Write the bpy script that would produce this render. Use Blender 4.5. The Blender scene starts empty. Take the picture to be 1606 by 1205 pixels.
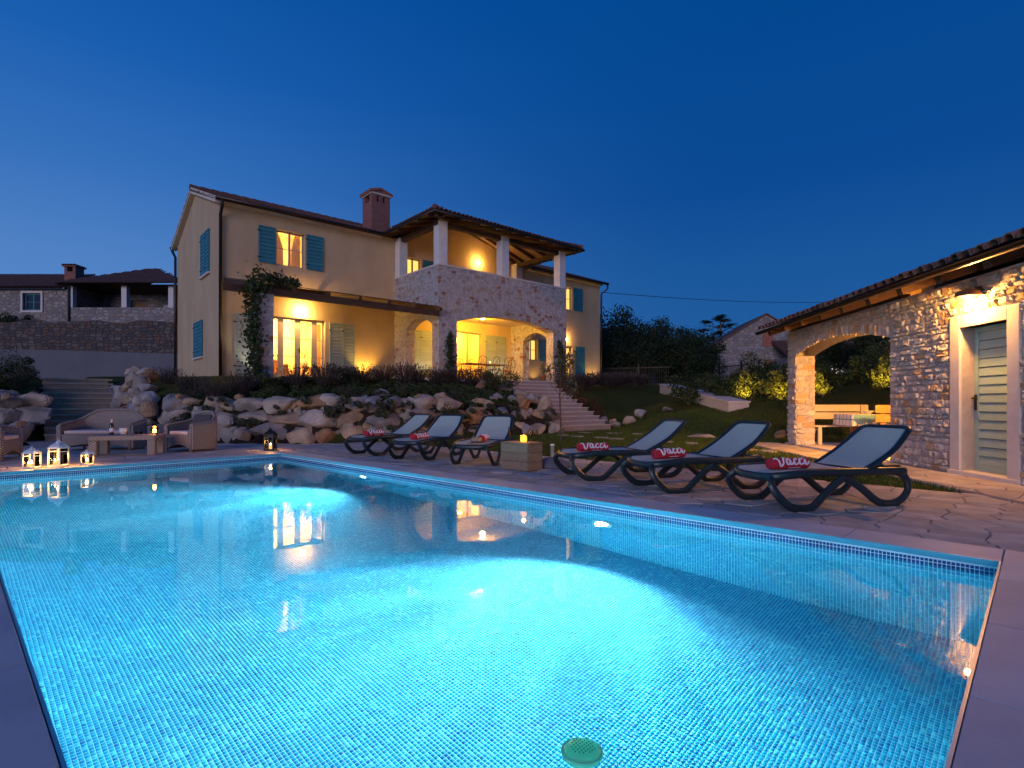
import bpy, bmesh, math, random
import numpy as np
from mathutils import Vector, Matrix, noise as mnoise
from math import radians as R, sin, cos, pi, sqrt, atan2

C = bpy.context.scene.collection
SC = bpy.context.scene
rnd = random.Random(7)

# ------------------------------------------------------------------ camera, sky, dusk light, exposure
cam_d = bpy.data.cameras.new('camera'); cam = bpy.data.objects.new('camera', cam_d); C.objects.link(cam)
cam.location = (0, 0, 1.05); cam.rotation_euler = (R(90), 0, R(43.95 - 90))
cam_d.sensor_width = 36; cam_d.lens = 36 * 861 / 1606; cam_d.shift_y = 29.5 / 1606
cam_d.clip_start = .02; cam_d.clip_end = 1500
SC.camera = cam

W = bpy.data.worlds.new('World'); SC.world = W; W.use_nodes = True
nt = W.node_tree; nt.nodes.clear()
def wn(t, **k):
    n = nt.nodes.new(t)
    for a, b in k.items(): setattr(n, a, b)
    return n
wo = wn('ShaderNodeOutputWorld'); bg = wn('ShaderNodeBackground'); tc = wn('ShaderNodeTexCoord')
sx = wn('ShaderNodeSeparateXYZ'); nt.links.new(tc.outputs['Generated'], sx.inputs[0])
def ramp(stops):
    r_ = wn('ShaderNodeValToRGB'); e_ = r_.color_ramp.elements
    e_[0].position = stops[0][0]; e_[0].color = (*stops[0][1], 1); e_[1].position = stops[-1][0]; e_[1].color = (*stops[-1][1], 1)
    for p, c_ in stops[1:-1]: q = e_.new(p); q.color = (*c_, 1)
    nt.links.new(sx.outputs['Z'], r_.inputs[0]); return r_.outputs[0]
near_glow = ramp([(0, (.125, .275, .60)), (.10, (.105, .25, .575)), (.217, (.076, .216, .546)), (.34, (.034, .158, .49)), (.47, (.0103, .112, .434)), (.62, (.002, .078, .36)), (1, (.001, .045, .24))])
away = ramp([(0, (.021, .112, .335)), (.10, (.0165, .107, .335)), (.2, (.0105, .096, .327)), (.34, (.0037, .069, .297)), (.58, (.0005, .062, .275)), (1, (.0005, .040, .21))])
glow = wn('ShaderNodeVectorMath', operation='DOT_PRODUCT'); glow.inputs[1].default_value = (-.866, .5, 0)
nt.links.new(tc.outputs['Generated'], glow.inputs[0])
mr = wn('ShaderNodeMapRange', clamp=False) if False else wn('ShaderNodeMapRange'); mr.clamp = True
mr.inputs[1].default_value = -.60; mr.inputs[2].default_value = .42; mr.inputs[3].default_value = 0; mr.inputs[4].default_value = 1
mr.interpolation_type = 'SMOOTHSTEP'
nt.links.new(glow.outputs['Value'], mr.inputs[0])
mxs = wn('ShaderNodeMix', data_type='RGBA'); nt.links.new(mr.outputs[0], mxs.inputs[0]); nt.links.new(away, mxs.inputs[6]); nt.links.new(near_glow, mxs.inputs[7])
nt.links.new(mxs.outputs[2], bg.inputs['Color']); bg.inputs['Strength'].default_value = 1
nt.links.new(bg.outputs[0], wo.inputs[0])

sun_d = bpy.data.lights.new('dusk_glow', 'SUN'); sun = bpy.data.objects.new('dusk_glow', sun_d); C.objects.link(sun)
sun_d.energy = .95; sun_d.angle = R(26); sun_d.color = (1, .80, .92)
_L = Vector((-.90, -.40, .17)).normalized()          # towards the light: low, behind the camera
sun.rotation_euler = _L.to_track_quat('Z', 'Y').to_euler()

SC.view_settings.view_transform = 'Standard'; SC.view_settings.look = 'None'
SC.view_settings.exposure = 0; SC.view_settings.gamma = 1; SC.view_settings.use_curve_mapping = False
SC.render.engine = 'CYCLES'
cy = SC.cycles
cy.use_denoising = True; cy.max_bounces = 8; cy.diffuse_bounces = 4; cy.glossy_bounces = 3; cy.transmission_bounces = 6
cy.transparent_max_bounces = 8; cy.sample_clamp_indirect = 25.0; cy.blur_glossy = .5; cy.use_light_tree = True

# ------------------------------------------------------------------ materials
def newmat(name):
    m = bpy.data.materials.new(name); m.use_nodes = True
    n = m.node_tree.nodes; n.clear()
    o = n.new('ShaderNodeOutputMaterial'); b = n.new('ShaderNodeBsdfPrincipled')
    m.node_tree.links.new(b.outputs[0], o.inputs[0])
    return m, m.node_tree, b
def N(t, kind, **k):
    n = t.nodes.new(kind)
    for a, b in k.items(): setattr(n, a, b)
    return n
def mat(name, c1, c2=None, rough=.7, scale=6.0, bump=.0, bscale=None, bdist=.01, metal=0, rand=.0, coat=0, spec=.4, detail=6, stretch=None, c3=None):
    """two or three colours mixed by noise, optional per-object brightness, noise relief"""
    m, t, b = newmat(name); L = t.links.new
    b.inputs['Roughness'].default_value = rough; b.inputs['Metallic'].default_value = metal
    b.inputs['Specular IOR Level'].default_value = spec
    if coat: b.inputs['Coat Weight'].default_value = coat
    g = N(t, 'ShaderNodeTexCoord'); src = g.outputs['Object']
    if stretch:
        mp = N(t, 'ShaderNodeMapping'); mp.inputs['Scale'].default_value = stretch; L(src, mp.inputs[0]); src = mp.outputs[0]
    no = N(t, 'ShaderNodeTexNoise'); no.inputs['Scale'].default_value = scale; no.inputs['Detail'].default_value = detail
    no.inputs['Roughness'].default_value = .62
    L(src, no.inputs['Vector'])
    cr = N(t, 'ShaderNodeValToRGB'); e = cr.color_ramp.elements
    e[0].position = .33; e[0].color = (*c1, 1); e[1].position = .67; e[1].color = (*(c2 or c1), 1)
    if c3: q = e.new(.80); q.color = (*c3, 1)
    L(no.outputs['Fac'], cr.inputs[0]); out = cr.outputs[0]
    if rand:
        oi = N(t, 'ShaderNodeObjectInfo'); mrn = N(t, 'ShaderNodeMapRange')
        mrn.inputs[3].default_value = 1 - rand; mrn.inputs[4].default_value = 1 + rand
        L(oi.outputs['Random'], mrn.inputs[0])
        vm = N(t, 'ShaderNodeVectorMath', operation='SCALE'); L(out, vm.inputs[0]); L(mrn.outputs[0], vm.inputs['Scale']); out = vm.outputs[0]
    L(out, b.inputs['Base Color'])
    if bump:
        n2 = N(t, 'ShaderNodeTexNoise'); n2.inputs['Scale'].default_value = bscale or scale * 3; n2.inputs['Detail'].default_value = 8
        L(src, n2.inputs['Vector'])
        bp = N(t, 'ShaderNodeBump'); bp.inputs['Strength'].default_value = bump; bp.inputs['Distance'].default_value = bdist
        L(n2.outputs['Fac'], bp.inputs['Height']); L(bp.outputs[0], b.inputs['Normal'])
    return m
def emit(name, col, s):
    m, t, b = newmat(name); b.inputs['Base Color'].default_value = (0.02, .02, .02, 1)
    b.inputs['Emission Color'].default_value = (*col, 1); b.inputs['Emission Strength'].default_value = s
    return m
def palette(name, cols, rough=.85, bump=.5, bscale=14, bdist=.015, grain=5, spec=.25, wear=.3):
    """each object takes one tone of the palette; noise varies it inside the piece"""
    m, t, b = newmat(name); L = t.links.new
    b.inputs['Roughness'].default_value = rough; b.inputs['Specular IOR Level'].default_value = spec
    oi = N(t, 'ShaderNodeObjectInfo'); cr = N(t, 'ShaderNodeValToRGB'); cr.color_ramp.interpolation = 'CONSTANT'
    e = cr.color_ramp.elements
    e[0].position = 0; e[0].color = (*cols[0], 1); e[1].position = 1 / len(cols); e[1].color = (*cols[1], 1)
    for i, c_ in enumerate(cols[2:], 2): q = e.new(i / len(cols)); q.color = (*c_, 1)
    L(oi.outputs['Random'], cr.inputs[0])
    g = N(t, 'ShaderNodeNewGeometry'); no = N(t, 'ShaderNodeTexNoise'); no.inputs['Scale'].default_value = grain; no.inputs['Detail'].default_value = 7
    L(g.outputs['Position'], no.inputs['Vector'])
    mr_ = N(t, 'ShaderNodeMapRange'); mr_.inputs[1].default_value = .25; mr_.inputs[2].default_value = .75
    mr_.inputs[3].default_value = 1 - wear; mr_.inputs[4].default_value = 1 + wear
    L(no.outputs['Fac'], mr_.inputs[0])
    vm = N(t, 'ShaderNodeVectorMath', operation='SCALE'); L(cr.outputs[0], vm.inputs[0]); L(mr_.outputs[0], vm.inputs['Scale'])
    L(vm.outputs[0], b.inputs['Base Color'])
    n2 = N(t, 'ShaderNodeTexNoise'); n2.inputs['Scale'].default_value = bscale; n2.inputs['Detail'].default_value = 9; n2.inputs['Roughness'].default_value = .65
    L(g.outputs['Position'], n2.inputs['Vector'])
    bp = N(t, 'ShaderNodeBump'); bp.inputs['Strength'].default_value = bump; bp.inputs['Distance'].default_value = bdist
    L(n2.outputs['Fac'], bp.inputs['Height']); L(bp.outputs[0], b.inputs['Normal'])
    return m
def masonry(name, cols, mortar, sx_, sz_, mort=.02, bump=.8, patch=.0):
    """far rubble walls: irregular coursed cells, colours per cell, recessed joints"""
    m, t, b = newmat(name); L = t.links.new
    b.inputs['Roughness'].default_value = .9; b.inputs['Specular IOR Level'].default_value = .2
    g = N(t, 'ShaderNodeTexCoord'); sp = N(t, 'ShaderNodeSeparateXYZ'); L(g.outputs['Object'], sp.inputs[0])
    ad = N(t, 'ShaderNodeMath', operation='ADD'); L(sp.outputs[0], ad.inputs[0]); L(sp.outputs[1], ad.inputs[1])
    cb = N(t, 'ShaderNodeCombineXYZ'); L(ad.outputs[0], cb.inputs[0]); L(sp.outputs[2], cb.inputs[1])
    mp = N(t, 'ShaderNodeMapping'); mp.inputs['Scale'].default_value = (sx_, sz_, 1); L(cb.outputs[0], mp.inputs[0])
    v1 = N(t, 'ShaderNodeTexVoronoi', voronoi_dimensions='2D'); v1.inputs['Randomness'].default_value = .75; v1.inputs['Scale'].default_value = 1
    v2 = N(t, 'ShaderNodeTexVoronoi', voronoi_dimensions='2D', feature='DISTANCE_TO_EDGE'); v2.inputs['Randomness'].default_value = .75; v2.inputs['Scale'].default_value = 1
    L(mp.outputs[0], v1.inputs['Vector']); L(mp.outputs[0], v2.inputs['Vector'])
    sc = N(t, 'ShaderNodeSeparateColor'); L(v1.outputs['Color'], sc.inputs[0])
    cr = N(t, 'ShaderNodeValToRGB'); cr.color_ramp.interpolation = 'CONSTANT'; e = cr.color_ramp.elements
    e[0].position = 0; e[0].color = (*cols[0], 1); e[1].position = 1 / len(cols); e[1].color = (*cols[1], 1)
    for i, c_ in enumerate(cols[2:], 2): q = e.new(i / len(cols)); q.color = (*c_, 1)
    L(sc.outputs[0], cr.inputs[0])
    st = N(t, 'ShaderNodeMapRange'); st.inputs[1].default_value = mort * 2; st.inputs[2].default_value = mort * 6; L(v2.outputs['Distance'], st.inputs[0])
    no = N(t, 'ShaderNodeTexNoise'); no.inputs['Scale'].default_value = 7; no.inputs['Detail'].default_value = 8; L(g.outputs['Object'], no.inputs['Vector'])
    fac = st.outputs[0]
    if patch:     # mortar rubbed over most stones, only some left bare
        pr = N(t, 'ShaderNodeMapRange'); pr.inputs[1].default_value = .62 - .2 * (1 - patch); pr.inputs[2].default_value = .78; L(sc.outputs[1], pr.inputs[0])
        n3 = N(t, 'ShaderNodeTexNoise'); n3.inputs['Scale'].default_value = 2.1; L(g.outputs['Object'], n3.inputs['Vector'])
        pm = N(t, 'ShaderNodeMath', operation='MULTIPLY'); L(fac, pm.inputs[0]); L(pr.outputs[0], pm.inputs[1]); fac = pm.outputs[0]
    mx = N(t, 'ShaderNodeMix', data_type='RGBA'); mx.inputs[6].default_value = (*mortar, 1); L(fac, mx.inputs[0]); L(cr.outputs[0], mx.inputs[7])
    mr_ = N(t, 'ShaderNodeMapRange'); mr_.inputs[1].default_value = .3; mr_.inputs[2].default_value = .7; mr_.inputs[3].default_value = .72; mr_.inputs[4].default_value = 1.2
    L(no.outputs['Fac'], mr_.inputs[0])
    vm = N(t, 'ShaderNodeVectorMath', operation='SCALE'); L(mx.outputs[2], vm.inputs[0]); L(mr_.outputs[0], vm.inputs['Scale'])
    L(vm.outputs[0], b.inputs['Base Color'])
    ah = N(t, 'ShaderNodeMath', operation='MULTIPLY_ADD'); L(st.outputs[0], ah.inputs[0]); ah.inputs[1].default_value = .8; L(no.outputs['Fac'], ah.inputs[2])
    bp = N(t, 'ShaderNodeBump'); bp.inputs['Strength'].default_value = bump; bp.inputs['Distance'].default_value = .03
    L(ah.outputs[0], bp.inputs['Height']); L(bp.outputs[0], b.inputs['Normal'])
    return m
def glassmat(name, tint=(1, 1, 1), refl=.12, rough=.02):
    m = bpy.data.materials.new(name); m.use_nodes = True; t = m.node_tree; t.nodes.clear(); L = t.links.new
    o = N(t, 'ShaderNodeOutputMaterial'); tr = N(t, 'ShaderNodeBsdfTransparent'); gl = N(t, 'ShaderNodeBsdfGlossy'); mx = N(t, 'ShaderNodeMixShader')
    tr.inputs[0].default_value = (*tint, 1); gl.inputs['Roughness'].default_value = rough
    fr = N(t, 'ShaderNodeFresnel'); fr.inputs[0].default_value = 1.45
    L(fr.outputs[0], mx.inputs[0]); L(tr.outputs[0], mx.inputs[1]); L(gl.outputs[0], mx.inputs[2]); L(mx.outputs[0], o.inputs[0])
    return m

M = {}
M['stucco'] = mat('cream_stucco', (.48, .355, .205), (.58, .44, .265), .9, 1.1, .35, 45, .006, detail=9, stretch=(1, 1, .35))
M['trim'] = mat('pale_cornice', (.66, .58, .46), (.70, .62, .50), .85, 3)
M['column'] = mat('white_column_plaster', (.62, .60, .58), (.70, .68, .66), .85, 3, .15, 50, .004)
M['loggia'] = masonry('pointed_limestone', [(.42, .39, .36), (.48, .44, .41), (.38, .35, .32), (.34, .17, .10), (.45, .41, .38), (.43, .33, .23)], (.48, .45, .435), 4.2, 6.5, .02, 1.0, patch=.05)
M['rubble_far'] = masonry('far_rubble', [(.28, .25, .24), (.34, .30, .28), (.23, .21, .20), (.31, .25, .20), (.37, .33, .31)], (.22, .20, .195), 2.4, 4.2, .02, .9)
M['rubble_dark'] = masonry('weathered_rubble', [(.12, .10, .095), (.16, .135, .12), (.085, .08, .08), (.15, .10, .075)], (.065, .06, .06), 2.6, 5.2, .02, 1)
M['mortar'] = mat('lime_mortar', (.40, .36, .33), (.50, .45, .40), .95, 8, .6, 40, .01)
M['stone'] = palette('rubble_stone', [(.46, .43, .41), (.52, .48, .44), (.40, .37, .36), (.50, .42, .32), (.55, .51, .48), (.44, .29, .17), (.47, .44, .41), (.58, .54, .50), (.50, .36, .22), (.42, .40, .38)], .9, .9, 18, .02, 9)
M['frame_stone'] = mat('sawn_limestone', (.60, .55, .50), (.68, .63, .57), .8, 5, .2, 50, .004)
M['boulder'] = palette('quarried_boulder', [(.34, .295, .25), (.40, .33, .255), (.27, .25, .235), (.38, .30, .225), (.33, .20, .11), (.36, .325, .29), (.41, .355, .295), (.21, .20, .205), (.36, .265, .175)], .92, 1.0, 7, .06, 2.2, wear=.5)
M['paving'] = palette('paving_flagstone', [(.44, .385, .325), (.49, .42, .35), (.40, .355, .305), (.47, .39, .30), (.50, .45, .39), (.42, .365, .325)], .8, .5, 12, .012, 4, spec=.3, wear=.28)
M['joint'] = mat('sandy_joint', (.31, .27, .235), (.37, .32, .28), .95, 9, .4, 60, .004)
M['oldriser'] = mat('dark_brown_riser', (.36, .265, .185), (.44, .33, .235), .95, 5, .3, 25, .006)
M['coping'] = mat('limestone_coping', (.44, .45, .455), (.58, .575, .57), .6, 1.7, .25, 30, .004, rand=.07, spec=.4, detail=10)
M['step'] = mat('pale_stone_step', (.52, .47, .45), (.62, .57, .54), .85, 3, .3, 25, .006, rand=.06)
M['riser'] = mat('shaded_stone_riser', (.30, .265, .255), (.37, .33, .31), .9, 4, .3, 25, .006)  # darker than the treads: the shading of the steps put into the colour
M['oldstep'] = mat('worn_brown_step', (.44, .34, .24), (.52, .41, .30), .9, 4, .4, 20, .01, rand=.1)
M['tile'] = palette('terracotta_tile', [(.20, .095, .065), (.25, .12, .08), (.17, .085, .065), (.22, .125, .095), (.14, .08, .065)], .85, .4, 20, .01, 6)
M['brick'] = mat('chimney_brick', (.30, .10, .07), (.38, .15, .10), .9, 6, .3, 30, .01)
def brickmat():
    m, t, b = newmat('red_brickwork'); L = t.links.new
    b.inputs['Roughness'].default_value = .9
    g = N(t, 'ShaderNodeTexCoord'); sp = N(t, 'ShaderNodeSeparateXYZ'); L(g.outputs['Object'], sp.inputs[0])
    ad = N(t, 'ShaderNodeMath', operation='ADD'); L(sp.outputs[0], ad.inputs[0]); L(sp.outputs[1], ad.inputs[1])
    cb = N(t, 'ShaderNodeCombineXYZ'); L(ad.outputs[0], cb.inputs[0]); L(sp.outputs[2], cb.inputs[1])
    bk = N(t, 'ShaderNodeTexBrick'); L(cb.outputs[0], bk.inputs['Vector']); bk.inputs['Scale'].default_value = 1
    bk.inputs['Brick Width'].default_value = .25; bk.inputs['Row Height'].default_value = .075; bk.inputs['Mortar Size'].default_value = .01
    bk.inputs['Color1'].default_value = (.24, .065, .045, 1); bk.inputs['Color2'].default_value = (.32, .10, .07, 1); bk.inputs['Mortar'].default_value = (.30, .21, .18, 1)
    L(bk.outputs[0], b.inputs['Base Color'])
    bp = N(t, 'ShaderNodeBump'); bp.invert = True; bp.inputs['Distance'].default_value = .01; L(bk.outputs['Fac'], bp.inputs['Height']); L(bp.outputs[0], b.inputs['Normal'])
    return m
M['brickwork'] = brickmat()
M['wood'] = mat('dark_stained_beam', (.055, .028, .016), (.09, .045, .025), .75, 3, .3, 30, .005, stretch=(1, 6, 6))
M['ceil_wood'] = mat('roof_boarding', (.30, .19, .10), (.38, .24, .13), .75, 3, .3, 20, .005, stretch=(1, 8, 8))
M['bench_wood'] = mat('bench_pine', (.50, .43, .32), (.58, .50, .38), .6, 4, .1, 20, .004, stretch=(1, 8, 8), rand=.08)
M['bench_dark'] = mat('bench_brown', (.22, .11, .055), (.28, .15, .08), .6, 4, .1, 20, .004, stretch=(1, 8, 8), rand=.08)
M['crate'] = mat('weathered_oak', (.21, .145, .09), (.30, .215, .14), .8, 5, .35, 25, .006, stretch=(1, 5, 7), rand=.07)
M['teal'] = mat('teal_painted_wood', (.035, .19, .24), (.05, .23, .28), .55, 3, .1, 30, .003, rand=.08)
M['teal_pale'] = mat('grey_green_painted_wood', (.28, .34, .32), (.33, .39, .37), .6, 3, .1, 30, .003, rand=.06)
M['door_teal'] = mat('pale_teal_door_board', (.27, .42, .41), (.33, .48, .46), .5, 4, .12, 30, .003, rand=.05, stretch=(1, 1, 5))
M['frame_w'] = mat('cream_window_paint', (.42, .36, .29), (.48, .41, .33), .5, 4)
M['dark_metal'] = mat('dark_iron', (.02, .02, .022), (.035, .033, .032), .5, 20, .1, 60, .002, metal=.6)
M['gutter'] = mat('brown_gutter', (.045, .038, .032), (.06, .05, .042), .35, 8, metal=.7)
M['concrete'] = mat('grey_concrete_render', (.125, .13, .15), (.155, .16, .18), .92, .7, .2, 20, .01)
M['white_render'] = mat('white_rendered_wall', (.50, .46, .42), (.58, .54, .50), .9, 1.3, .2, 30, .006)
M['plastic'] = mat('dark_green_resin', (.010, .020, .024), (.014, .026, .030), .38, 6, .05, 80, .002, spec=.5)
M['sling'] = mat('pale_grey_sling', (.41, .46, .38), (.46, .51, .43), .75, 30, .35, 420, .002)
M['towel'] = mat('red_terry', (.42, .012, .03), (.52, .02, .04), .95, 30, .8, 260, .006)
M['towel_w'] = mat('white_terry', (.72, .70, .74), (.80, .78, .80), .95, 30, .6, 260, .004)
M['straw'] = mat('straw_weave', (.30, .19, .10), (.40, .27, .15), .9, 40, .7, 120, .006)
M['wax'] = emit('candle_wax_glow', (1, .42, .08), 1.6)
M['flame'] = emit('candle_flame', (1, .62, .22), 28)
M['amber'] = emit('amber_votive_glow', (1, .36, .03), 3.0)
M['bulb'] = emit('lamp_bulb', (1, .72, .36), 40)
M['win_emit'] = emit('lit_room_far', (1, .55, .11), 1.6)
M['win_dim'] = emit('dim_lit_window', (.75, .62, .60), .42)
M['win_white'] = emit('far_lit_window', (1, .86, .72), .9)
M['spot_lens'] = emit('spot_lens', (1, .62, .12), 3)
M['lens'] = emit('pool_light_lens', (.72, .95, 1), 45)
M['white_metal'] = mat('white_lantern_paint', (.62, .60, .58), (.70, .68, .66), .55, 12)
M['glass'] = glassmat('clear_glass')
M['amber_glass'] = glassmat('champagne_glass', (1, .60, .22))
M['dark_glass'] = mat('dark_window_glass', (.012, .014, .018), None, .08, spec=.6)
M['bottle'] = mat('dark_bottle_glass', (.012, .018, .012), (.02, .03, .018), .1, 5, spec=.6)
M['paper'] = mat('white_label_paper', (.7, .68, .66), None, .8)
M['ceramic'] = mat('white_ceramic', (.68, .66, .64), (.72, .70, .68), .35, 8)
M['terracotta'] = mat('dark_terracotta_pot', (.14, .07, .05), (.18, .09, .065), .85, 8, .2, 30, .005)
M['cushion'] = mat('pale_cushion_cloth', (.58, .48, .44), (.64, .54, .50), .95, 20, .3, 200, .003)
M['cushion_dark'] = mat('charcoal_cushion_cloth', (.055, .055, .065), (.075, .075, .085), .95, 20, .3, 200, .003)
M['sofa_in'] = mat('brown_leather', (.12, .05, .03), (.16, .07, .04), .6, 10)
M['room'] = mat('warm_room_plaster', (.72, .60, .40), (.76, .64, .44), .9, 2)
M['curtain'] = mat('voile_curtain', (.70, .55, .32), (.78, .62, .38), .9, 3, .5, 5, .03, stretch=(6, 1, .3))
M['bark'] = mat('grey_bark', (.07, .055, .045), (.11, .085, .07), .95, 12, .8, 30, .02)
M['soil'] = mat('dark_soil', (.035, .028, .022), (.06, .046, .036), 1, 6, .5, 30, .02)
def translucent(name, col):
    m, t, b = newmat(name); b.inputs['Base Color'].default_value = (*col, 1); b.inputs['Roughness'].default_value = .3
    tr = N(t, 'ShaderNodeBsdfTranslucent'); tr.inputs[0].default_value = (*col, 1); mx = N(t, 'ShaderNodeMixShader'); mx.inputs[0].default_value = .5
    o = [n for n in t.nodes if n.type == 'OUTPUT_MATERIAL'][0]; t.links.new(b.outputs[0], mx.inputs[1]); t.links.new(tr.outputs[0], mx.inputs[2]); t.links.new(mx.outputs[0], o.inputs[0]); return m
M['dispenser'] = translucent('green_dispenser_plastic', (.30, .80, .55))
M['hole'] = mat('dark_hole', (.02, .07, .07), None, .8)
def wicker():
    m, t, b = newmat('grey_wicker'); L = t.links.new
    b.inputs['Roughness'].default_value = .7
    g = N(t, 'ShaderNodeTexCoord'); sp = N(t, 'ShaderNodeSeparateXYZ'); L(g.outputs['Object'], sp.inputs[0])
    ad = N(t, 'ShaderNodeMath', operation='ADD'); L(sp.outputs[0], ad.inputs[0]); L(sp.outputs[1], ad.inputs[1])
    def sn(src, k, ph=0):
        a = N(t, 'ShaderNodeMath', operation='MULTIPLY'); a.inputs[1].default_value = k; L(src, a.inputs[0])
        s_ = N(t, 'ShaderNodeMath', operation='SINE'); L(a.outputs[0], s_.inputs[0]); return s_.outputs[0]
    a1 = sn(ad.outputs[0], 2 * pi / .08); a2 = sn(sp.outputs[2], 2 * pi / .045)
    pr = N(t, 'ShaderNodeMath', operation='MULTIPLY'); L(a1, pr.inputs[0]); L(a2, pr.inputs[1])
    ab = N(t, 'ShaderNodeMath', operation='MULTIPLY_ADD'); L(pr.outputs[0], ab.inputs[0]); ab.inputs[1].default_value = .5; ab.inputs[2].default_value = .5
    cr = N(t, 'ShaderNodeValToRGB'); cr.color_ramp.elements[0].position = .1; cr.color_ramp.elements[0].color = (.11, .095, .085, 1); cr.color_ramp.elements[1].color = (.38, .34, .31, 1)
    L(ab.outputs[0], cr.inputs[0]); L(cr.outputs[0], b.inputs['Base Color'])
    bp = N(t, 'ShaderNodeBump'); bp.inputs['Strength'].default_value = .8; bp.inputs['Distance'].default_value = .006; L(ab.outputs[0], bp.inputs['Height']); L(bp.outputs[0], b.inputs['Normal'])
    return m
M['wicker'] = wicker()
def leafmat(name, a, b_, rough=.7, trans=.15):
    m, t, b = newmat(name); L = t.links.new
    g = N(t, 'ShaderNodeNewGeometry'); cr = N(t, 'ShaderNodeValToRGB')
    cr.color_ramp.elements[0].color = (*a, 1); cr.color_ramp.elements[1].color = (*b_, 1)
    L(g.outputs['Random Per Island'], cr.inputs[0]); L(cr.outputs[0], b.inputs['Base Color'])
    b.inputs['Roughness'].default_value = rough; b.inputs['Specular IOR Level'].default_value = .2
    return m
M['leaf'] = leafmat('dark_leaf', (.020, .036, .012), (.05, .075, .025))
M['leaf_o'] = leafmat('olive_grey_leaf', (.045, .055, .035), (.085, .095, .06))
M['leaf_y'] = leafmat('lit_yellow_leaf', (.08, .10, .02), (.16, .17, .035))  # lit copy of the leaf, the yellow of the spotlights put into its colour
M['lav'] = leafmat('lavender_leaf', (.040, .035, .032), (.075, .062, .058))
M['rust_leaf'] = leafmat('rusty_leaf', (.075, .035, .018), (.12, .05, .03))
M['ever'] = leafmat('evergreen_leaf', (.010, .022, .010), (.026, .045, .018))
M['grass_b'] = leafmat('lawn_blade', (.045, .075, .012), (.085, .12, .022))
def groundmat():
    m, t, b = newmat('lawn_and_soil'); L = t.links.new; b.inputs['Roughness'].default_value = .95; b.inputs['Specular IOR Level'].default_value = .1
    g = N(t, 'ShaderNodeNewGeometry'); n1 = N(t, 'ShaderNodeTexNoise'); n1.inputs['Scale'].default_value = .6; n1.inputs['Detail'].default_value = 6
    n2 = N(t, 'ShaderNodeTexNoise'); n2.inputs['Scale'].default_value = 28; n2.inputs['Detail'].default_value = 6
    L(g.outputs['Position'], n1.inputs['Vector']); L(g.outputs['Position'], n2.inputs['Vector'])
    mx = N(t, 'ShaderNodeMath', operation='MULTIPLY_ADD'); L(n1.outputs['Fac'], mx.inputs[0]); mx.inputs[1].default_value = .5
    h_ = N(t, 'ShaderNodeMath', operation='MULTIPLY'); h_.inputs[1].default_value = .5; L(n2.outputs['Fac'], h_.inputs[0]); L(h_.outputs[0], mx.inputs[2])
    cr = N(t, 'ShaderNodeValToRGB'); e = cr.color_ramp.elements; e[0].position = .36; e[0].color = (.036, .049, .008, 1); e[1].position = .66; e[1].color = (.085, .088, .016, 1)
    L(mx.outputs[0], cr.inputs[0])
    sn = N(t, 'ShaderNodeSeparateXYZ'); L(g.outputs['True Normal'], sn.inputs[0])
    sl_ = N(t, 'ShaderNodeMapRange'); sl_.inputs[1].default_value = .66; sl_.inputs[2].default_value = .78; L(sn.outputs['Z'], sl_.inputs[0])
    ms = N(t, 'ShaderNodeMix', data_type='RGBA'); ms.inputs[6].default_value = (.045, .034, .025, 1); L(sl_.outputs[0], ms.inputs[0]); L(cr.outputs[0], ms.inputs[7])
    L(ms.outputs[2], b.inputs['Base Color'])
    bp = N(t, 'ShaderNodeBump'); bp.inputs['Distance'].default_value = .03; L(n2.outputs['Fac'], bp.inputs['Height']); L(bp.outputs[0], b.inputs['Normal'])
    return m
M['ground'] = groundmat()
def mosaic(name, cols, wts, grout_mix):
    """glass mosaic: one tone per 25 mm cell of the world grid; grout_mix also draws the joints (hidden sides only)"""
    m, t, b = newmat(name); L = t.links.new
    b.inputs['Roughness'].default_value = .22; b.inputs['Specular IOR Level'].default_value = .3
    g = N(t, 'ShaderNodeNewGeometry'); sc = N(t, 'ShaderNodeVectorMath', operation='SCALE'); sc.inputs['Scale'].default_value = 40
    ofs = N(t, 'ShaderNodeVectorMath', operation='ADD'); ofs.inputs[1].default_value = (.0007, .0007, .0107)
    L(g.outputs['Position'], ofs.inputs[0]); L(ofs.outputs[0], sc.inputs[0])
    fl = N(t, 'ShaderNodeVectorMath', operation='FLOOR'); L(sc.outputs[0], fl.inputs[0])
    wh = N(t, 'ShaderNodeTexWhiteNoise', noise_dimensions='3D'); L(fl.outputs[0], wh.inputs['Vector'])
    cr = N(t, 'ShaderNodeValToRGB'); cr.color_ramp.interpolation = 'CONSTANT'; e = cr.color_ramp.elements
    acc = 0; e[0].position = 0; e[0].color = (*cols[0], 1); acc = wts[0]; e[1].position = acc; e[1].color = (*cols[1], 1)
    for c_, w_ in zip(cols[2:], wts[1:]): acc += w_; q = e.new(acc); q.color = (*c_, 1)
    L(wh.outputs['Value'], cr.inputs[0]); L(cr.outputs[0], b.inputs['Base Color'])
    return m
M['mosaic'] = mosaic('blue_glass_mosaic', [(.009, .33, .46), (.014, .37, .50), (.007, .27, .42), (.12, .56, .62), (.005, .18, .35)], [.40, .26, .16, .11, .07], False)
M['mosaic_dark'] = mosaic('navy_glass_mosaic', [(.010, .07, .22), (.016, .11, .30), (.008, .05, .16)], [.45, .35, .2], False)
M['rim'] = mat('light_blue_rim', (.07, .36, .46), (.09, .40, .50), .35, 8)
M['grout'] = mat('white_grout', (.62, .76, .78), (.66, .80, .82), .8, 10)
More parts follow.
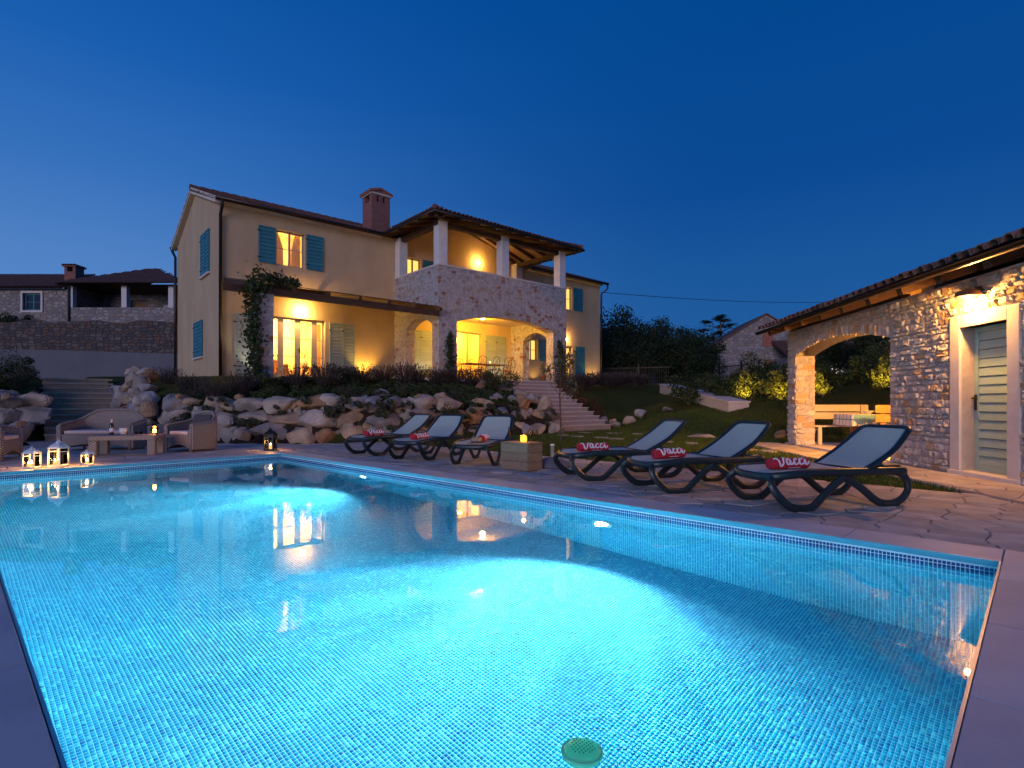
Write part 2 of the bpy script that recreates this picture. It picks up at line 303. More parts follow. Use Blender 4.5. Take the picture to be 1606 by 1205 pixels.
def watermat():
    m = bpy.data.materials.new('still_pool_water'); m.use_nodes = True; t = m.node_tree; t.nodes.clear(); L = t.links.new
    o = N(t, 'ShaderNodeOutputMaterial'); gl = N(t, 'ShaderNodeBsdfGlass'); gl.inputs['IOR'].default_value = 1.333; gl.inputs['Roughness'].default_value = 0
    gl.inputs['Color'].default_value = (.93, .99, 1, 1)
    g = N(t, 'ShaderNodeTexCoord'); n1 = N(t, 'ShaderNodeTexNoise'); n1.inputs['Scale'].default_value = 1.3; n1.inputs['Detail'].default_value = 3
    L(g.outputs['Object'], n1.inputs['Vector'])
    bp = N(t, 'ShaderNodeBump'); bp.inputs['Strength'].default_value = .14; bp.inputs['Distance'].default_value = .012
    L(n1.outputs['Fac'], bp.inputs['Height']); L(bp.outputs[0], gl.inputs['Normal'])
    L(gl.outputs[0], o.inputs[0]); return m
M['water'] = watermat()
def checked():
    m, t, b = newmat('blue_checked_cloth'); L = t.links.new; b.inputs['Roughness'].default_value = .9
    g = N(t, 'ShaderNodeTexCoord'); sp = N(t, 'ShaderNodeSeparateXYZ'); L(g.outputs['Object'], sp.inputs[0])
    outs = []
    for i in range(3):
        mu = N(t, 'ShaderNodeMath', operation='MULTIPLY'); mu.inputs[1].default_value = 6.5; L(sp.outputs[i], mu.inputs[0])
        fr = N(t, 'ShaderNodeMath', operation='FRACT'); L(mu.outputs[0], fr.inputs[0])
        lt = N(t, 'ShaderNodeMath', operation='LESS_THAN'); lt.inputs[1].default_value = .16; L(fr.outputs[0], lt.inputs[0]); outs.append(lt.outputs[0])
    a = N(t, 'ShaderNodeMath', operation='MAXIMUM'); L(outs[0], a.inputs[0]); L(outs[1], a.inputs[1])
    a2 = N(t, 'ShaderNodeMath', operation='MAXIMUM'); L(a.outputs[0], a2.inputs[0]); L(outs[2], a2.inputs[1])
    mx = N(t, 'ShaderNodeMix', data_type='RGBA'); mx.inputs[6].default_value = (.68, .68, .66, 1); mx.inputs[7].default_value = (.12, .26, .42, 1); L(a2.outputs[0], mx.inputs[0])
    L(mx.outputs[2], b.inputs['Base Color']); return m
M['check'] = checked()

# ------------------------------------------------------------------ mesh helpers
class MB:
    def __init__(s): s.v = []; s.f = []; s.mi = []
    def add(s, vs, fs, mi=0):
        o = len(s.v); s.v += [tuple(p) for p in vs]; s.f += [tuple(i + o for i in f) for f in fs]; s.mi += [mi] * len(fs); return s
    def box(s, x0, x1, y0, y1, z0, z1, mi=0):
        return s.add([(x0, y0, z0), (x1, y0, z0), (x1, y1, z0), (x0, y1, z0), (x0, y0, z1), (x1, y0, z1), (x1, y1, z1), (x0, y1, z1)],
                     [(3, 2, 1, 0), (4, 5, 6, 7), (0, 1, 5, 4), (1, 2, 6, 5), (2, 3, 7, 6), (3, 0, 4, 7)], mi)
    def beam(s, a, b, w, h, mi=0, up=(0, 0, 1)):
        a = Vector(a); b = Vector(b); d = (b - a).normalized(); u = Vector(up)
        side = d.cross(u)
        side = Vector((1, 0, 0)) if side.length < 1e-4 else side.normalized()
        u = side.cross(d).normalized(); sw = side * w / 2; uh = u * h / 2
        vs = [a - sw - uh, a + sw - uh, a + sw + uh, a - sw + uh, b - sw - uh, b + sw - uh, b + sw + uh, b - sw + uh]
        return s.add(vs, [(0, 1, 2, 3), (7, 6, 5, 4), (1, 0, 4, 5), (2, 1, 5, 6), (3, 2, 6, 7), (0, 3, 7, 4)], mi)
    def tube(s, pts, r, n=8, closed=False, mi=0, sq=(1, 1), up=None):
        P = [Vector(p) for p in pts]; k = len(P); rs = r if isinstance(r, (list, tuple)) else [r] * k
        vs = []; ref = None
        for i in range(k):
            if closed: d = P[(i + 1) % k] - P[i - 1]
            else: d = P[min(i + 1, k - 1)] - P[max(i - 1, 0)]
            d.normalize()
            if up is not None: a = Vector(up).cross(d)
            else:
                if ref is None: ref = Vector((0, 0, 1)) if abs(d.z) < .9 else Vector((1, 0, 0))
                a = ref.cross(d)
            if a.length < 1e-5: a = Vector((1, 0, 0)).cross(d)
            a.normalize(); b = d.cross(a).normalized()
            if up is None: ref = b
            for j in range(n):
                t = 2 * pi * (j + .5) / n; vs.append(P[i] + a * cos(t) * rs[i] * sq[0] + b * sin(t) * rs[i] * sq[1])
        fs = []
        for i in range(k if closed else k - 1):
            i2 = (i + 1) % k
            for j in range(n): fs.append((i * n + j, i * n + (j + 1) % n, i2 * n + (j + 1) % n, i2 * n + j))
        if not closed: fs.append(tuple(range(n - 1, -1, -1))); fs.append(tuple((k - 1) * n + j for j in range(n)))
        return s.add(vs, fs, mi)
    def lathe(s, prof, n=16, c=(0, 0, 0), mi=0):
        vs = []; k = len(prof)
        for r, z in prof:
            for j in range(n): vs.append((c[0] + r * cos(2 * pi * j / n), c[1] + r * sin(2 * pi * j / n), c[2] + z))
        fs = [(i * n + j, i * n + (j + 1) % n, (i + 1) * n + (j + 1) % n, (i + 1) * n + j) for i in range(k - 1) for j in range(n)]
        if prof[0][0] > 1e-4: fs.append(tuple(range(n - 1, -1, -1)))
        if prof[-1][0] > 1e-4: fs.append(tuple((k - 1) * n + j for j in range(n)))
        return s.add(vs, fs, mi)
    def prism(s, poly, z0, z1, mi=0):
        n = len(poly); vs = [(p[0], p[1], z0) for p in poly] + [(p[0], p[1], z1) for p in poly]
        return s.add(vs, [tuple(range(n - 1, -1, -1)), tuple(range(n, 2 * n))] + [(i, (i + 1) % n, n + (i + 1) % n, n + i) for i in range(n)], mi)
    def xf(s, m):
        s.v = [tuple(m @ Vector(p)) for p in s.v]; return s
    def mesh(s, name, mats, smooth=False, bevel=0):
        me = bpy.data.meshes.new(name); me.from_pydata(s.v, [], s.f)
        for m in (mats if isinstance(mats, (list, tuple)) else [mats]): me.materials.append(m)
        if any(s.mi): me.polygons.foreach_set('material_index', s.mi)
        if smooth: me.polygons.foreach_set('use_smooth', [True] * len(me.polygons))
        if bevel:
            bm = bmesh.new(); bm.from_mesh(me)
            bmesh.ops.remove_doubles(bm, verts=bm.verts, dist=1e-5)
            es = [e for e in bm.edges if len(e.link_faces) == 2 and e.calc_face_angle(0) > .5]
            bmesh.ops.bevel(bm, geom=es, offset=bevel, segments=2, profile=.6, affect='EDGES', clamp_overlap=True)
            bm.to_mesh(me); bm.free()
        me.update(); return me
    def build(s, name, mats, parent=None, loc=(0, 0, 0), rz=0, smooth=False, bevel=0):
        return link(name, s.mesh(name, mats, smooth, bevel), parent, loc, rz)
def link(name, me, parent=None, loc=(0, 0, 0), rz=0):
    o = bpy.data.objects.new(name, me); C.objects.link(o); o.location = loc
    o.rotation_euler = rz if isinstance(rz, (tuple, list)) else (0, 0, rz)
    if parent: o.parent = parent
    return o
def tag(o, label=None, cat=None, group=None, kind=None):
    if label: o['label'] = label
    if cat: o['category'] = cat
    if group: o['group'] = group
    if kind: o['kind'] = kind
    return o
def thing(name, label, cat, loc=(0, 0, 0), rz=0, group=None, parent=None):
    return tag(link(name, None, parent, loc, rz), label, cat, group)
def copy_tree(o, parent=None):
    c = o.copy(); C.objects.link(c)
    if parent: c.parent = parent
    for ch in list(o.children): copy_tree(ch, c)
    return c
def ribbed(o, lo=.45, hi=1.6, sc=7):
    """the moulded ribs of a lamp lens throw streaks"""
    d = o.data; d.use_nodes = True; t = d.node_tree; t.nodes.clear()
    out = N(t, 'ShaderNodeOutputLight'); em = N(t, 'ShaderNodeEmission'); g = N(t, 'ShaderNodeNewGeometry'); no = N(t, 'ShaderNodeTexNoise'); mr_ = N(t, 'ShaderNodeMapRange')
    mp = N(t, 'ShaderNodeMapping'); mp.inputs['Scale'].default_value = (1, 1, .35); t.links.new(g.outputs['Incoming'], mp.inputs[0])
    no.inputs['Scale'].default_value = sc; no.inputs['Detail'].default_value = 4; t.links.new(mp.outputs[0], no.inputs['Vector'])
    mr_.inputs[1].default_value = .32; mr_.inputs[2].default_value = .68; mr_.inputs[3].default_value = lo; mr_.inputs[4].default_value = hi
    t.links.new(no.outputs['Fac'], mr_.inputs[0]); t.links.new(mr_.outputs[0], em.inputs['Strength']); t.links.new(em.outputs[0], out.inputs[0]); return o
def light(kind, name, parent, loc, power, col, size=.05, rot=None, angle=90, blend=.6):
    d = bpy.data.lights.new(name, kind); d.energy = power; d.color = col
    d.shadow_soft_size = size
    if kind == 'SPOT': d.spot_size = R(angle); d.spot_blend = blend
    o = bpy.data.objects.new(name, d); C.objects.link(o); o.location = loc
    if rot is not None: o.rotation_euler = Vector(rot).to_track_quat('-Z', 'Y').to_euler()
    if parent: o.parent = parent
    return o
def npmesh(name, V, F, mats):
    """numpy verts (n,3), quads/tris (m,k)"""
    me = bpy.data.meshes.new(name); k = F.shape[1]
    me.vertices.add(len(V)); me.vertices.foreach_set('co', V.astype(np.float32).ravel())
    me.loops.add(F.size); me.loops.foreach_set('vertex_index', F.astype(np.int32).ravel())
    me.polygons.add(len(F)); me.polygons.foreach_set('loop_start', np.arange(0, F.size, k, dtype=np.int32))
    for m in (mats if isinstance(mats, (list, tuple)) else [mats]): me.materials.append(m)
    me.update(calc_edges=True); return me

# ------------------------------------------------------------------ terrain height
HC = (6.85, 21.14); E1 = (.9962, -.0872); EN = (-.0872, -.9962)      # house corner, along the front, outwards
FLOOR = 2.05
PHC = (10.24, .908); PA = R(39.5); PX = (cos(PA), sin(PA)); PY = (-sin(PA), cos(PA))   # pool house corner and axes
def SD(x, y):
    dx, dy = x - HC[0], y - HC[1]; return dx * E1[0] + dy * E1[1], dx * EN[0] + dy * EN[1]
def HS(s, d): return (HC[0] + s * E1[0] + d * EN[0], HC[1] + s * E1[1] + d * EN[1])
def PH(s, o): return (PHC[0] + s * PX[0] + o * PY[0], PHC[1] + s * PX[1] + o * PY[1])
def sm(t): t = max(0., min(1., t)); return t * t * (3 - 2 * t)
BL = [(-60, -2), (-12, -1), (-5.6, .6), (-4.9, 1.4), (-2.62, 2.2), (-2.60, 4.6), (.5, 7.5), (2, 8.0), (4.6, 8.3), (8.9, 8.1)]
def bline(s):
    for (a, da), (b, db) in zip(BL, BL[1:]):
        if s <= b: return da + (db - da) * max(0, (s - a)) / (b - a)
    return BL[-1][1]
def H(x, y):
    s, d = SD(x, y)
    t = .9 * x - .437 * y
    px = (x - PHC[0]) * PX[0] + (y - PHC[1]) * PX[1]; py = (x - PHC[0]) * PY[0] + (y - PHC[1]) * PY[1]
    ex = max(-7 - px, px - 6.4, 0); ey = max(py - 1.3, -4.2 - py, 0)
    pad = sm((sqrt(ex * ex + ey * ey) - .2) / 3.2)
    lawn = min(2.3, max(0, .25 * (t - 11.4))) * pad
    if s < 8.9:
        q = bline(s) - d
        if -4.9 < s < -2.6: h = max(0, min(1.9, (1.5 - d) * .345 )) - .16
        elif q < 0: h = lawn if x > 8.3 else 0
        elif q < .35: h = .95 * q / .35
        elif q < 3: h = .95 + .75 * (q - .35) / 2.65
        elif q < 6.2: h = 1.7 + .3 * sm((q - 3) / 3.2)
        else: h = 2.0
        if s < -2.6 and d > -6: h = min(h, 2.0)
    elif s < 12.75:
        h = 2.0 * max(0, min(1, (7.5 - d) / 3.9)) - .12 if d < 7.9 else lawn * sm((d - 7.9) / 1.5)
    else:
        h = max(lawn * (1 if s > 14.5 else sm((d - 7.9) / 1.5) + (1 - sm((d - 7.9) / 1.5)) * sm((s - 12.75) / 1.7)), 2.0 * sm((7.9 - d) / 5.5))
    if d < -12 and s < 14:
        qb = (x + 5.6) * .7117 + (y - 53.06) * .7025
        h += .6 * sm((qb + 6) / 5.5)
        h += (6.12 - h) * sm((qb - 2.2) / .25)
    return h

# ------------------------------------------------------------------ ground sheet
POOL = (.25, 4.85, .20, 11.275)
gx = sorted(set([-400, -250, -150, -90, -60, -40, -28, -20, -14, -10] + [round(-7 + .45 * i, 3) for i in range(94)] + [37, 40, 44, 50, 58, 70, 90, 130, 200, 300, 450] + [.1, 4.98]))
gy = sorted(set([-300, -150, -80, -40, -20, -10] + [round(-5 + .45 * i, 3) for i in range(140)] + [62, 75, 95, 130, 200, 320, 500] + [.05, 11.4]))
vs = []; fs = []
for yy in gy:
    for xx in gx:
        z = H(xx, yy)
        inplay = -8 < xx < 8.35 and -6 < yy < 16.3 and z < .3
        vs.append((xx, yy, z - (.05 if inplay else .015) + (0 if z < .1 else mnoise.noise(Vector((xx * .5, yy * .5, 0))) * .05)))
nx = len(gx)
for j in range(len(gy) - 1):
    for i in range(nx - 1):
        mx_, my_ = (gx[i] + gx[i + 1]) / 2, (gy[j] + gy[j + 1]) / 2
        if .1 < mx_ < 4.98 and .05 < my_ < 11.4: continue
        fs.append((j * nx + i, j * nx + i + 1, (j + 1) * nx + i + 1, (j + 1) * nx + i))
g = MB().add(vs, fs).build('ground', M['ground'], smooth=True); tag(g, kind='structure')

# ------------------------------------------------------------------ pool basin
WZ = -.095; BZ = -1.55
basin = MB()
x0, x1, y0, y1 = POOL
basin.box(x0 - .2, x1 + .2, y0 - .2, y1 + .2, BZ - .2, BZ)
basin.box(x1, x1 + .2, y0 - .2, y1 + .2, BZ, -.042); basin.box(x0 - .2, x0, y0 - .2, y1 + .2, BZ, -.042)
basin.box(x0, x1, y1, y1 + .2, BZ, -.042); basin.box(x0, x1, y0 - .2, y0, BZ, -.042)
basin = basin.build('pool_basin', M['grout']); tag(basin, kind='structure')
P_ = .025; TW = .0206; TH = .0022
def tiles(U0, U1, V0, V1, place):
    u = np.arange(math.ceil(U0 / P_ - 1e-6), math.floor(U1 / P_ + 1e-6)) * P_ + P_ / 2
    v = np.arange(math.ceil(V0 / P_ - 1e-6), math.floor(V1 / P_ + 1e-6)) * P_ + P_ / 2
    a, b = np.meshgrid(u, v); return place(a.ravel(), b.ravel())
hw = TW / 2
def tile_arrays(cx, cy, cz, ax):
    """ax: 0 floor (up), 1 wall facing -x, 2 wall facing -y, 3 wall facing +x, 4 wall facing +y"""
    n = len(cx); c_ = np.stack([cx, cy, cz], 1)
    e = {0: ((1, 0, 0), (0, 1, 0), (0, 0, 1)), 1: ((0, -1, 0), (0, 0, 1), (-1, 0, 0)), 2: ((1, 0, 0), (0, 0, 1), (0, -1, 0)),
         3: ((0, 1, 0), (0, 0, 1), (1, 0, 0)), 4: ((-1, 0, 0), (0, 0, 1), (0, 1, 0))}[ax]
    a, b, nn = [np.array(q, float) for q in e]
    hb = hw - .0008
    corners = [(-hw, -hw, 0), (hw, -hw, 0), (hw, hw, 0), (-hw, hw, 0), (-hb, -hb, TH), (hb, -hb, TH), (hb, hb, TH), (-hb, hb, TH)]
    V = np.concatenate([(c_ + a * p + b * q + nn * r)[:, None, :] for p, q, r in corners], 1).reshape(-1, 3)
    fq = np.array([(4, 5, 6, 7), (0, 1, 5, 4), (1, 2, 6, 5), (2, 3, 7, 6), (3, 0, 4, 7)])
    F = (np.arange(n)[:, None, None] * 8 + fq[None]).reshape(-1, 4)
    return V, F
fx, fy = tiles(x0, x1, y0, y1, lambda a, b: (a, b))
dist = np.hypot(fx - .55, fy - .5)
# tiles that show largest: the floor nearest the camera that the view takes in
ok = (fx > .0) & (fy > .2)
fwd = fx * .72 + fy * .694; lat = fx * .694 - fy * .72
seen = (fwd > 2.78) & (np.abs(lat) < .93 * fwd * .62 + .2)
order = np.argsort(np.where(seen, fwd + .15 * np.abs(lat), 99)); near = order[:300]; rest = order[300:]
V, F = tile_arrays(fx[rest], fy[rest], np.full(len(rest), BZ), 0)
ob = link('floor_tiles', npmesh('floor_tiles', V, F, M['mosaic']), basin); tag(ob, kind='stuff')
V, F = tile_arrays(np.zeros(1), np.zeros(1), np.zeros(1), 0); one = npmesh('mosaic_tile', V, F, M['mosaic'])
for i in near: link('mosaic_tile', one, basin, (fx[i], fy[i], BZ))
def walltiles(ax, U0, U1, fixed, name):
    for (za, zb, mk, nm) in ((BZ, -.15, 'mosaic', name), (-.15, -.05, 'mosaic_dark', name)):
        if ax in (1, 3): f_ = lambda a, b: (np.full(len(a), fixed), a, b)
        else: f_ = lambda a, b: (a, np.full(len(a), fixed), b)
        cx, cy, cz = tiles(U0, U1, za, zb, f_)
        V, F = tile_arrays(cx, cy, cz, ax)
        o_ = link(nm, npmesh(nm, V, F, M[mk]), basin); tag(o_, kind='stuff')
walltiles(1, y0, y1, x1, 'wall_tiles'); walltiles(2, x0, x1, y1, 'wall_tiles')
walltiles(3, y0, y1, x0, 'wall_tiles'); walltiles(4, x0, x1, y0, 'wall_tiles')
wv = MB().add([(x0, y0, WZ), (x1, y0, WZ), (x1, y1, WZ), (x0, y1, WZ)], [(0, 1, 2, 3)]).build('pool_water', M['water']); tag(wv, kind='structure')

# coping slabs
cop = link('pool_coping', None); tag(cop, kind='structure')
CW = .42; OV = -.012
rim = MB(); zr0, zr1 = -.0405, .001
rim.box(x1, x1 + .0115, y0 - .0115, y1 + .0115, zr0, zr1); rim.box(x0 - .0115, x0, y0 - .0115, y1 + .0115, zr0, zr1); rim.box(x0, x1, y1, y1 + .0115, zr0, zr1); rim.box(x0, x1, y0 - .0115, y0, zr0, zr1)
rim.build('rim_strip', M['rim'], basin)
def slab(xa, xb, ya, yb):
    w_, d_ = xb - xa - .006, yb - ya - .006
    MB().box(-w_ / 2, w_ / 2, -d_ / 2, d_ / 2, -.045, 0).build('coping_slab', M['coping'], cop, ((xa + xb) / 2, (ya + yb) / 2, .004 + rnd.uniform(-.0008, .0008)), 0, bevel=.006)
for k in range(12):
    a = y0 + OV + (y1 - y0 - 2 * OV) * k / 12; b = y0 + OV + (y1 - y0 - 2 * OV) * (k + 1) / 12
    slab(x1 - OV, x1 + CW, a, b); slab(x0 - CW, x0 + OV, a, b)
for k in range(6):
    a = x0 - CW + (x1 - x0 + 2 * CW) * k / 6; b = x0 - CW + (x1 - x0 + 2 * CW) * (k + 1) / 6
    slab(a, b, y1 - OV, y1 + CW); slab(a, b, y0 - CW, y0 + OV)

# paved deck: irregular flagstones
deck = MB(); DX = 8.25
deck.box(x1 + CW, DX, -4, y1 + CW, -.09, -.014); deck.box(-9, 9.4, y1 + CW, 18.2, -.09, -.014); deck.box(-4, x1 + CW, -4, y0 - CW, -.09, -.014)
deck.box(-4, x0 - CW, y0 - CW, y1 + CW, -.09, -.014); deck.box(-9, 4.6, 18.2, 23, -.09, -.015)
deck = deck.build('pool_deck', M['joint']); tag(deck, kind='structure')
def vor(rect, sx_, sy_, seed):
    r = random.Random(seed); xa, xb, ya, yb = rect; seeds = []
    ny_ = max(1, round((yb - ya) / sy_)); nx_ = max(1, round((xb - xa) / sx_))
    for j in range(-1, ny_ + 1):
        for i in range(-1, nx_ + 1):
            seeds.append((xa + (xb - xa) * (i + .5 + (.25 if j % 2 else -.25) + r.uniform(-.38, .38)) / nx_, ya + (yb - ya) * (j + .5 + r.uniform(-.36, .36)) / ny_))
    out = []
    for k, p in enumerate(seeds):
        poly = [(xa, ya), (xb, ya), (xb, yb), (xa, yb)]
        for q in seeds:
            if q is p or abs(q[0] - p[0]) > 3.2 * sx_ or abs(q[1] - p[1]) > 3.2 * sy_: continue
            nx_2, ny_2 = q[0] - p[0], q[1] - p[1]; L_ = sqrt(nx_2 ** 2 + ny_2 ** 2); nx_2 /= L_; ny_2 /= L_
            off = nx_2 * (p[0] + q[0]) / 2 + ny_2 * (p[1] + q[1]) / 2 - .007
            new = []
            for a in range(len(poly)):
                A, B = poly[a], poly[(a + 1) % len(poly)]; da = A[0] * nx_2 + A[1] * ny_2 - off; db = B[0] * nx_2 + B[1] * ny_2 - off
                if da <= 0: new.append(A)
                if (da < 0 < db) or (db < 0 < da): t = da / (da - db); new.append((A[0] + t * (B[0] - A[0]), A[1] + t * (B[1] - A[1])))
            poly = new
            if len(poly) < 3: break
        if len(poly) >= 3:
            ar = abs(sum(poly[i][0] * poly[(i + 1) % len(poly)][1] - poly[(i + 1) % len(poly)][0] * poly[i][1] for i in range(len(poly)))) / 2
            if ar > .008: out.append(poly)
    return out
polys = vor((x1 + CW + .006, DX, -2.2, y1 + CW), .24, .36, 3) + vor((-6, 9.3, y1 + CW + .006, 16.6), .62, .5, 4)
def pkey(p):
    c_ = (sum(q[0] for q in p) / len(p), sum(q[1] for q in p) / len(p)); f_ = c_[0] * .72 + c_[1] * .694; l_ = c_[0] * .694 - c_[1] * .72
    return f_ if f_ > 1 and abs(l_) < f_ * 1.05 else 50 + abs(f_)
polys.sort(key=pkey)
rest_b = MB()
for i, p in enumerate(polys):
    cx = sum(q[0] for q in p) / len(p); cy_ = sum(q[1] for q in p) / len(p); zt = rnd.uniform(-.0035, .0035)
    inner = [(cx + (q[0] - cx) * .965, cy_ + (q[1] - cy_) * .965) for q in p]; n = len(p)
    vs = [(q[0] - cx, q[1] - cy_, -.016) for q in p] + [(q[0] - cx, q[1] - cy_, -.004 + zt) for q in p] + [(q[0] - cx, q[1] - cy_, zt) for q in inner]
    fs = [(a, (a + 1) % n, n + (a + 1) % n, n + a) for a in range(n)] + [(n + a, n + (a + 1) % n, 2 * n + (a + 1) % n, 2 * n + a) for a in range(n)] + [tuple(range(2 * n, 3 * n))]
    if i < 300: MB().add(vs, fs).build('paving_stone', M['paving'], deck, (cx, cy_, 0))
    else: rest_b.add([(v[0] + cx, v[1] + cy_, v[2]) for v in vs], fs)
if rest_b.v: tag(rest_b.build('paving_stones', M['paving'], deck), kind='stuff')

# path of flags along the pool house
path = MB()
def ppoly(s0, s1, o0, o1, z0, z1, mb, mi=0): mb.prism([PH(s0, o0), PH(s1, o0), PH(s1, o1), PH(s0, o1)], z0, z1, mi)
ppoly(-5, 6.3, .02, .98, -.05, .006, path); path = path.build('garden_path', M['joint']); tag(path, kind='structure')
for p in vor((-3, 6.28, .06, .96), .42, .42, 9):
    w_ = [PH(*q) for q in p]; cx = sum(q[0] for q in w_) / len(w_); cy_ = sum(q[1] for q in w_) / len(w_)
    MB().prism([(q[0] - cx, q[1] - cy_) for q in w_], .004, .02 + rnd.uniform(-.003, .003)).build('paving_stone', M['paving'], path, (cx, cy_, 0))

# ------------------------------------------------------------------ wall builder
def wall(mb, a, b, z0, z1, thick, openings=(), arches=(), side=1, mi=0, top=None, brk=()):
    """wall from plan point a to b; openings (u0,u1,za,zb) rectangles, arches (u0,u1,zspring,rise) from z0; thickness to the left of a->b times side; top(u) optional"""
    A = Vector((a[0], a[1], 0)); B = Vector((b[0], b[1], 0)); Ln = (B - A).length; d = (B - A) / Ln; n = Vector((-d.y, d.x, 0)) * side * thick
    T = top or (lambda u: z1)
    us = {0, Ln} | set(brk)
    for o in openings: us |= {o[0], o[1]}
    for o in arches:
        for k in range(15): us.add(o[0] + (o[1] - o[0]) * k / 14)
    us = sorted(u for u in us if -1e-6 <= u <= Ln + 1e-6); zs = {z0, z1}
    for o in openings: zs |= {o[2], o[3]}
    zs = sorted(z for z in zs if z0 - 1e-6 <= z <= z1 + 1e-6)
    def arch_z(u):
        for o in arches:
            if o[0] - 1e-6 <= u <= o[1] + 1e-6:
                t = (u - o[0]) / (o[1] - o[0]) * 2 - 1; return o[2] + o[3] * (1 - t * t)
        return None
    def P(u, z, back): p = A + d * u; q = p + n if back else p; return (q.x, q.y, z)
    def quad(pts, flip): mb.add(pts, [(3, 2, 1, 0) if flip else (0, 1, 2, 3)], mi)
    fl = side < 0
    for u0, u1 in zip(us, us[1:]):
        um = (u0 + u1) / 2; ina = arch_z(um) is not None
        for k, (za, zb) in enumerate(zip(zs, zs[1:])):
            zm = (za + zb) / 2
            if any(o[0] < um < o[1] and o[2] < zm < o[3] for o in openings): continue
            b0 = b1 = za
            if ina:
                b0, b1 = arch_z(u0), arch_z(u1)
                if zb <= min(b0, b1): continue
                b0 = max(b0, za); b1 = max(b1, za)
            t0, t1 = (T(u0), T(u1)) if k == len(zs) - 2 else (zb, zb)
            for back in (False, True):
                quad([P(u0, b0, back), P(u1, b1, back), P(u1, t1, back), P(u0, t0, back)], fl != back)
            if ina and k == 0: quad([P(u0, b0, 0), P(u0, b0, 1), P(u1, b1, 1), P(u1, b1, 0)], fl)
        if True: quad([P(u0, T(u0), 0), P(u1, T(u1), 0), P(u1, T(u1), 1), P(u0, T(u0), 1)], fl)
    for u in (0, Ln): quad([P(u, z0, 0), P(u, z0, 1), P(u, T(u), 1), P(u, T(u), 0)], fl != (u > 0))
    for o in openings:
        u0, u1, za, zb = o
        quad([P(u0, za, 0), P(u0, za, 1), P(u0, zb, 1), P(u0, zb, 0)], not fl); quad([P(u1, za, 0), P(u1, za, 1), P(u1, zb, 1), P(u1, zb, 0)], fl)
        quad([P(u0, zb, 0), P(u1, zb, 0), P(u1, zb, 1), P(u0, zb, 1)], not fl)
        if za > z0: quad([P(u0, za, 0), P(u1, za, 0), P(u1, za, 1), P(u0, za, 1)], fl)
    for o in arches:
        for u, f_ in ((o[0], not fl), (o[1], fl)): quad([P(u, z0, 0), P(u, z0, 1), P(u, o[2], 1), P(u, o[2], 0)], f_)
    return mb
def barrel_tiles(mb, x0, x1, y0, y1, z0, slope, pitch=.2, length=.4, r=.085, jit=None, flip=1, xclip=None):
    """half round tiles; columns step along x, rows climb from y0 to y1 (slope = rise per run)"""
    nc = int((x1 - x0) / pitch); run = abs(y1 - y0); nr = max(1, int(math.ceil(run / length))); sg = 1 if y1 > y0 else -1
    for i in range(nc):
        xc = x0 + (i + .5) * pitch
        for j in range(nr):
            a0 = j * length; a1 = min(run, a0 + length + .05)
            if xclip and not xclip(xc, y0 + sg * a0): continue
            jz = rnd.uniform(-.008, .008) if jit else 0; jx = rnd.uniform(-.008, .008)
            tile_at(mb, xc + jx, y0 + sg * a0, y0 + sg * a1, z0 + slope * a0 + .02 + jz, z0 + slope * a1 + jz, r)
def tile_at(mb, xc, ya, yb, za, zb, r, n=5):
    vs = []
    for (yy, zz, rr) in ((ya, za, r), (yb, zb, r * .82)):
        for k in range(n + 1): t = pi * k / n; vs.append((xc + rr * cos(t), yy, zz + rr * sin(t) * .9))
    for (yy, zz, rr) in ((ya, za, r - .016), (yb, zb, r * .82 - .016)):
        for k in range(n + 1): t = pi * k / n; vs.append((xc + rr * cos(t), yy, zz + rr * sin(t) * .9))
    m_ = n + 1; fs = [(k, k + 1, m_ + k + 1, m_ + k) for k in range(n)] + [(2 * m_ + k + 1, 2 * m_ + k, 3 * m_ + k, 3 * m_ + k + 1) for k in range(n)]
    fs += [(k + 1, k, 2 * m_ + k, 2 * m_ + k + 1) for k in range(n)]
    mb.add(vs, fs)

# shared window and shutter builders (face -y of their own frame, origin at bottom centre)
def window(parent, name, loc, rz, w, h, cols, rows, pane, fr=.06, sill=True, frame='frame_w', dep=.06, mw=.04):
    b = MB(); b.box(-w / 2, -w / 2 + fr, 0, dep, 0, h); b.box(w / 2 - fr, w / 2, 0, dep, 0, h)
    b.box(-w / 2 + fr, w / 2 - fr, 0, dep, 0, fr); b.box(-w / 2 + fr, w / 2 - fr, 0, dep, h - fr, h)
    iw = w - 2 * fr; ih = h - 2 * fr
    cs = cols if isinstance(cols, (list, tuple)) else [1 / cols] * cols; xs = [0]
    for c_ in cs: xs.append(xs[-1] + c_)
    for k in range(1, len(xs) - 1): b.box(-iw / 2 + iw * xs[k] - mw, -iw / 2 + iw * xs[k] + mw, .004, dep - .004, fr, h - fr)
    for r_ in range(1, rows):
        for k in range(len(xs) - 1):
            b.box(-iw / 2 + iw * xs[k] + (mw if k else 0), -iw / 2 + iw * xs[k + 1] - (mw if k < len(xs) - 2 else 0), .012, dep - .012, fr + ih * r_ / rows - .017, fr + ih * r_ / rows + .017)
    if sill: b.box(-w / 2 - .06, w / 2 + .06, -.08 - dep, -.004, -.05, -.002)
    f_ = b.build(name, M[frame], parent, loc, rz)
    for k in range(len(xs) - 1):
        for r_ in range(rows):
            xa = -iw / 2 + iw * xs[k] + (mw if k else 0); xb = -iw / 2 + iw * xs[k + 1] - (mw if k < len(xs) - 2 else 0)
            za = fr + ih * r_ / rows + (.017 if r_ else 0); zb = fr + ih * (r_ + 1) / rows - (.017 if r_ < rows - 1 else 0)
            MB().box(xa, xb, .026, .032, za, zb).build('pane', M[pane], f_)
    return f_
BM = {}
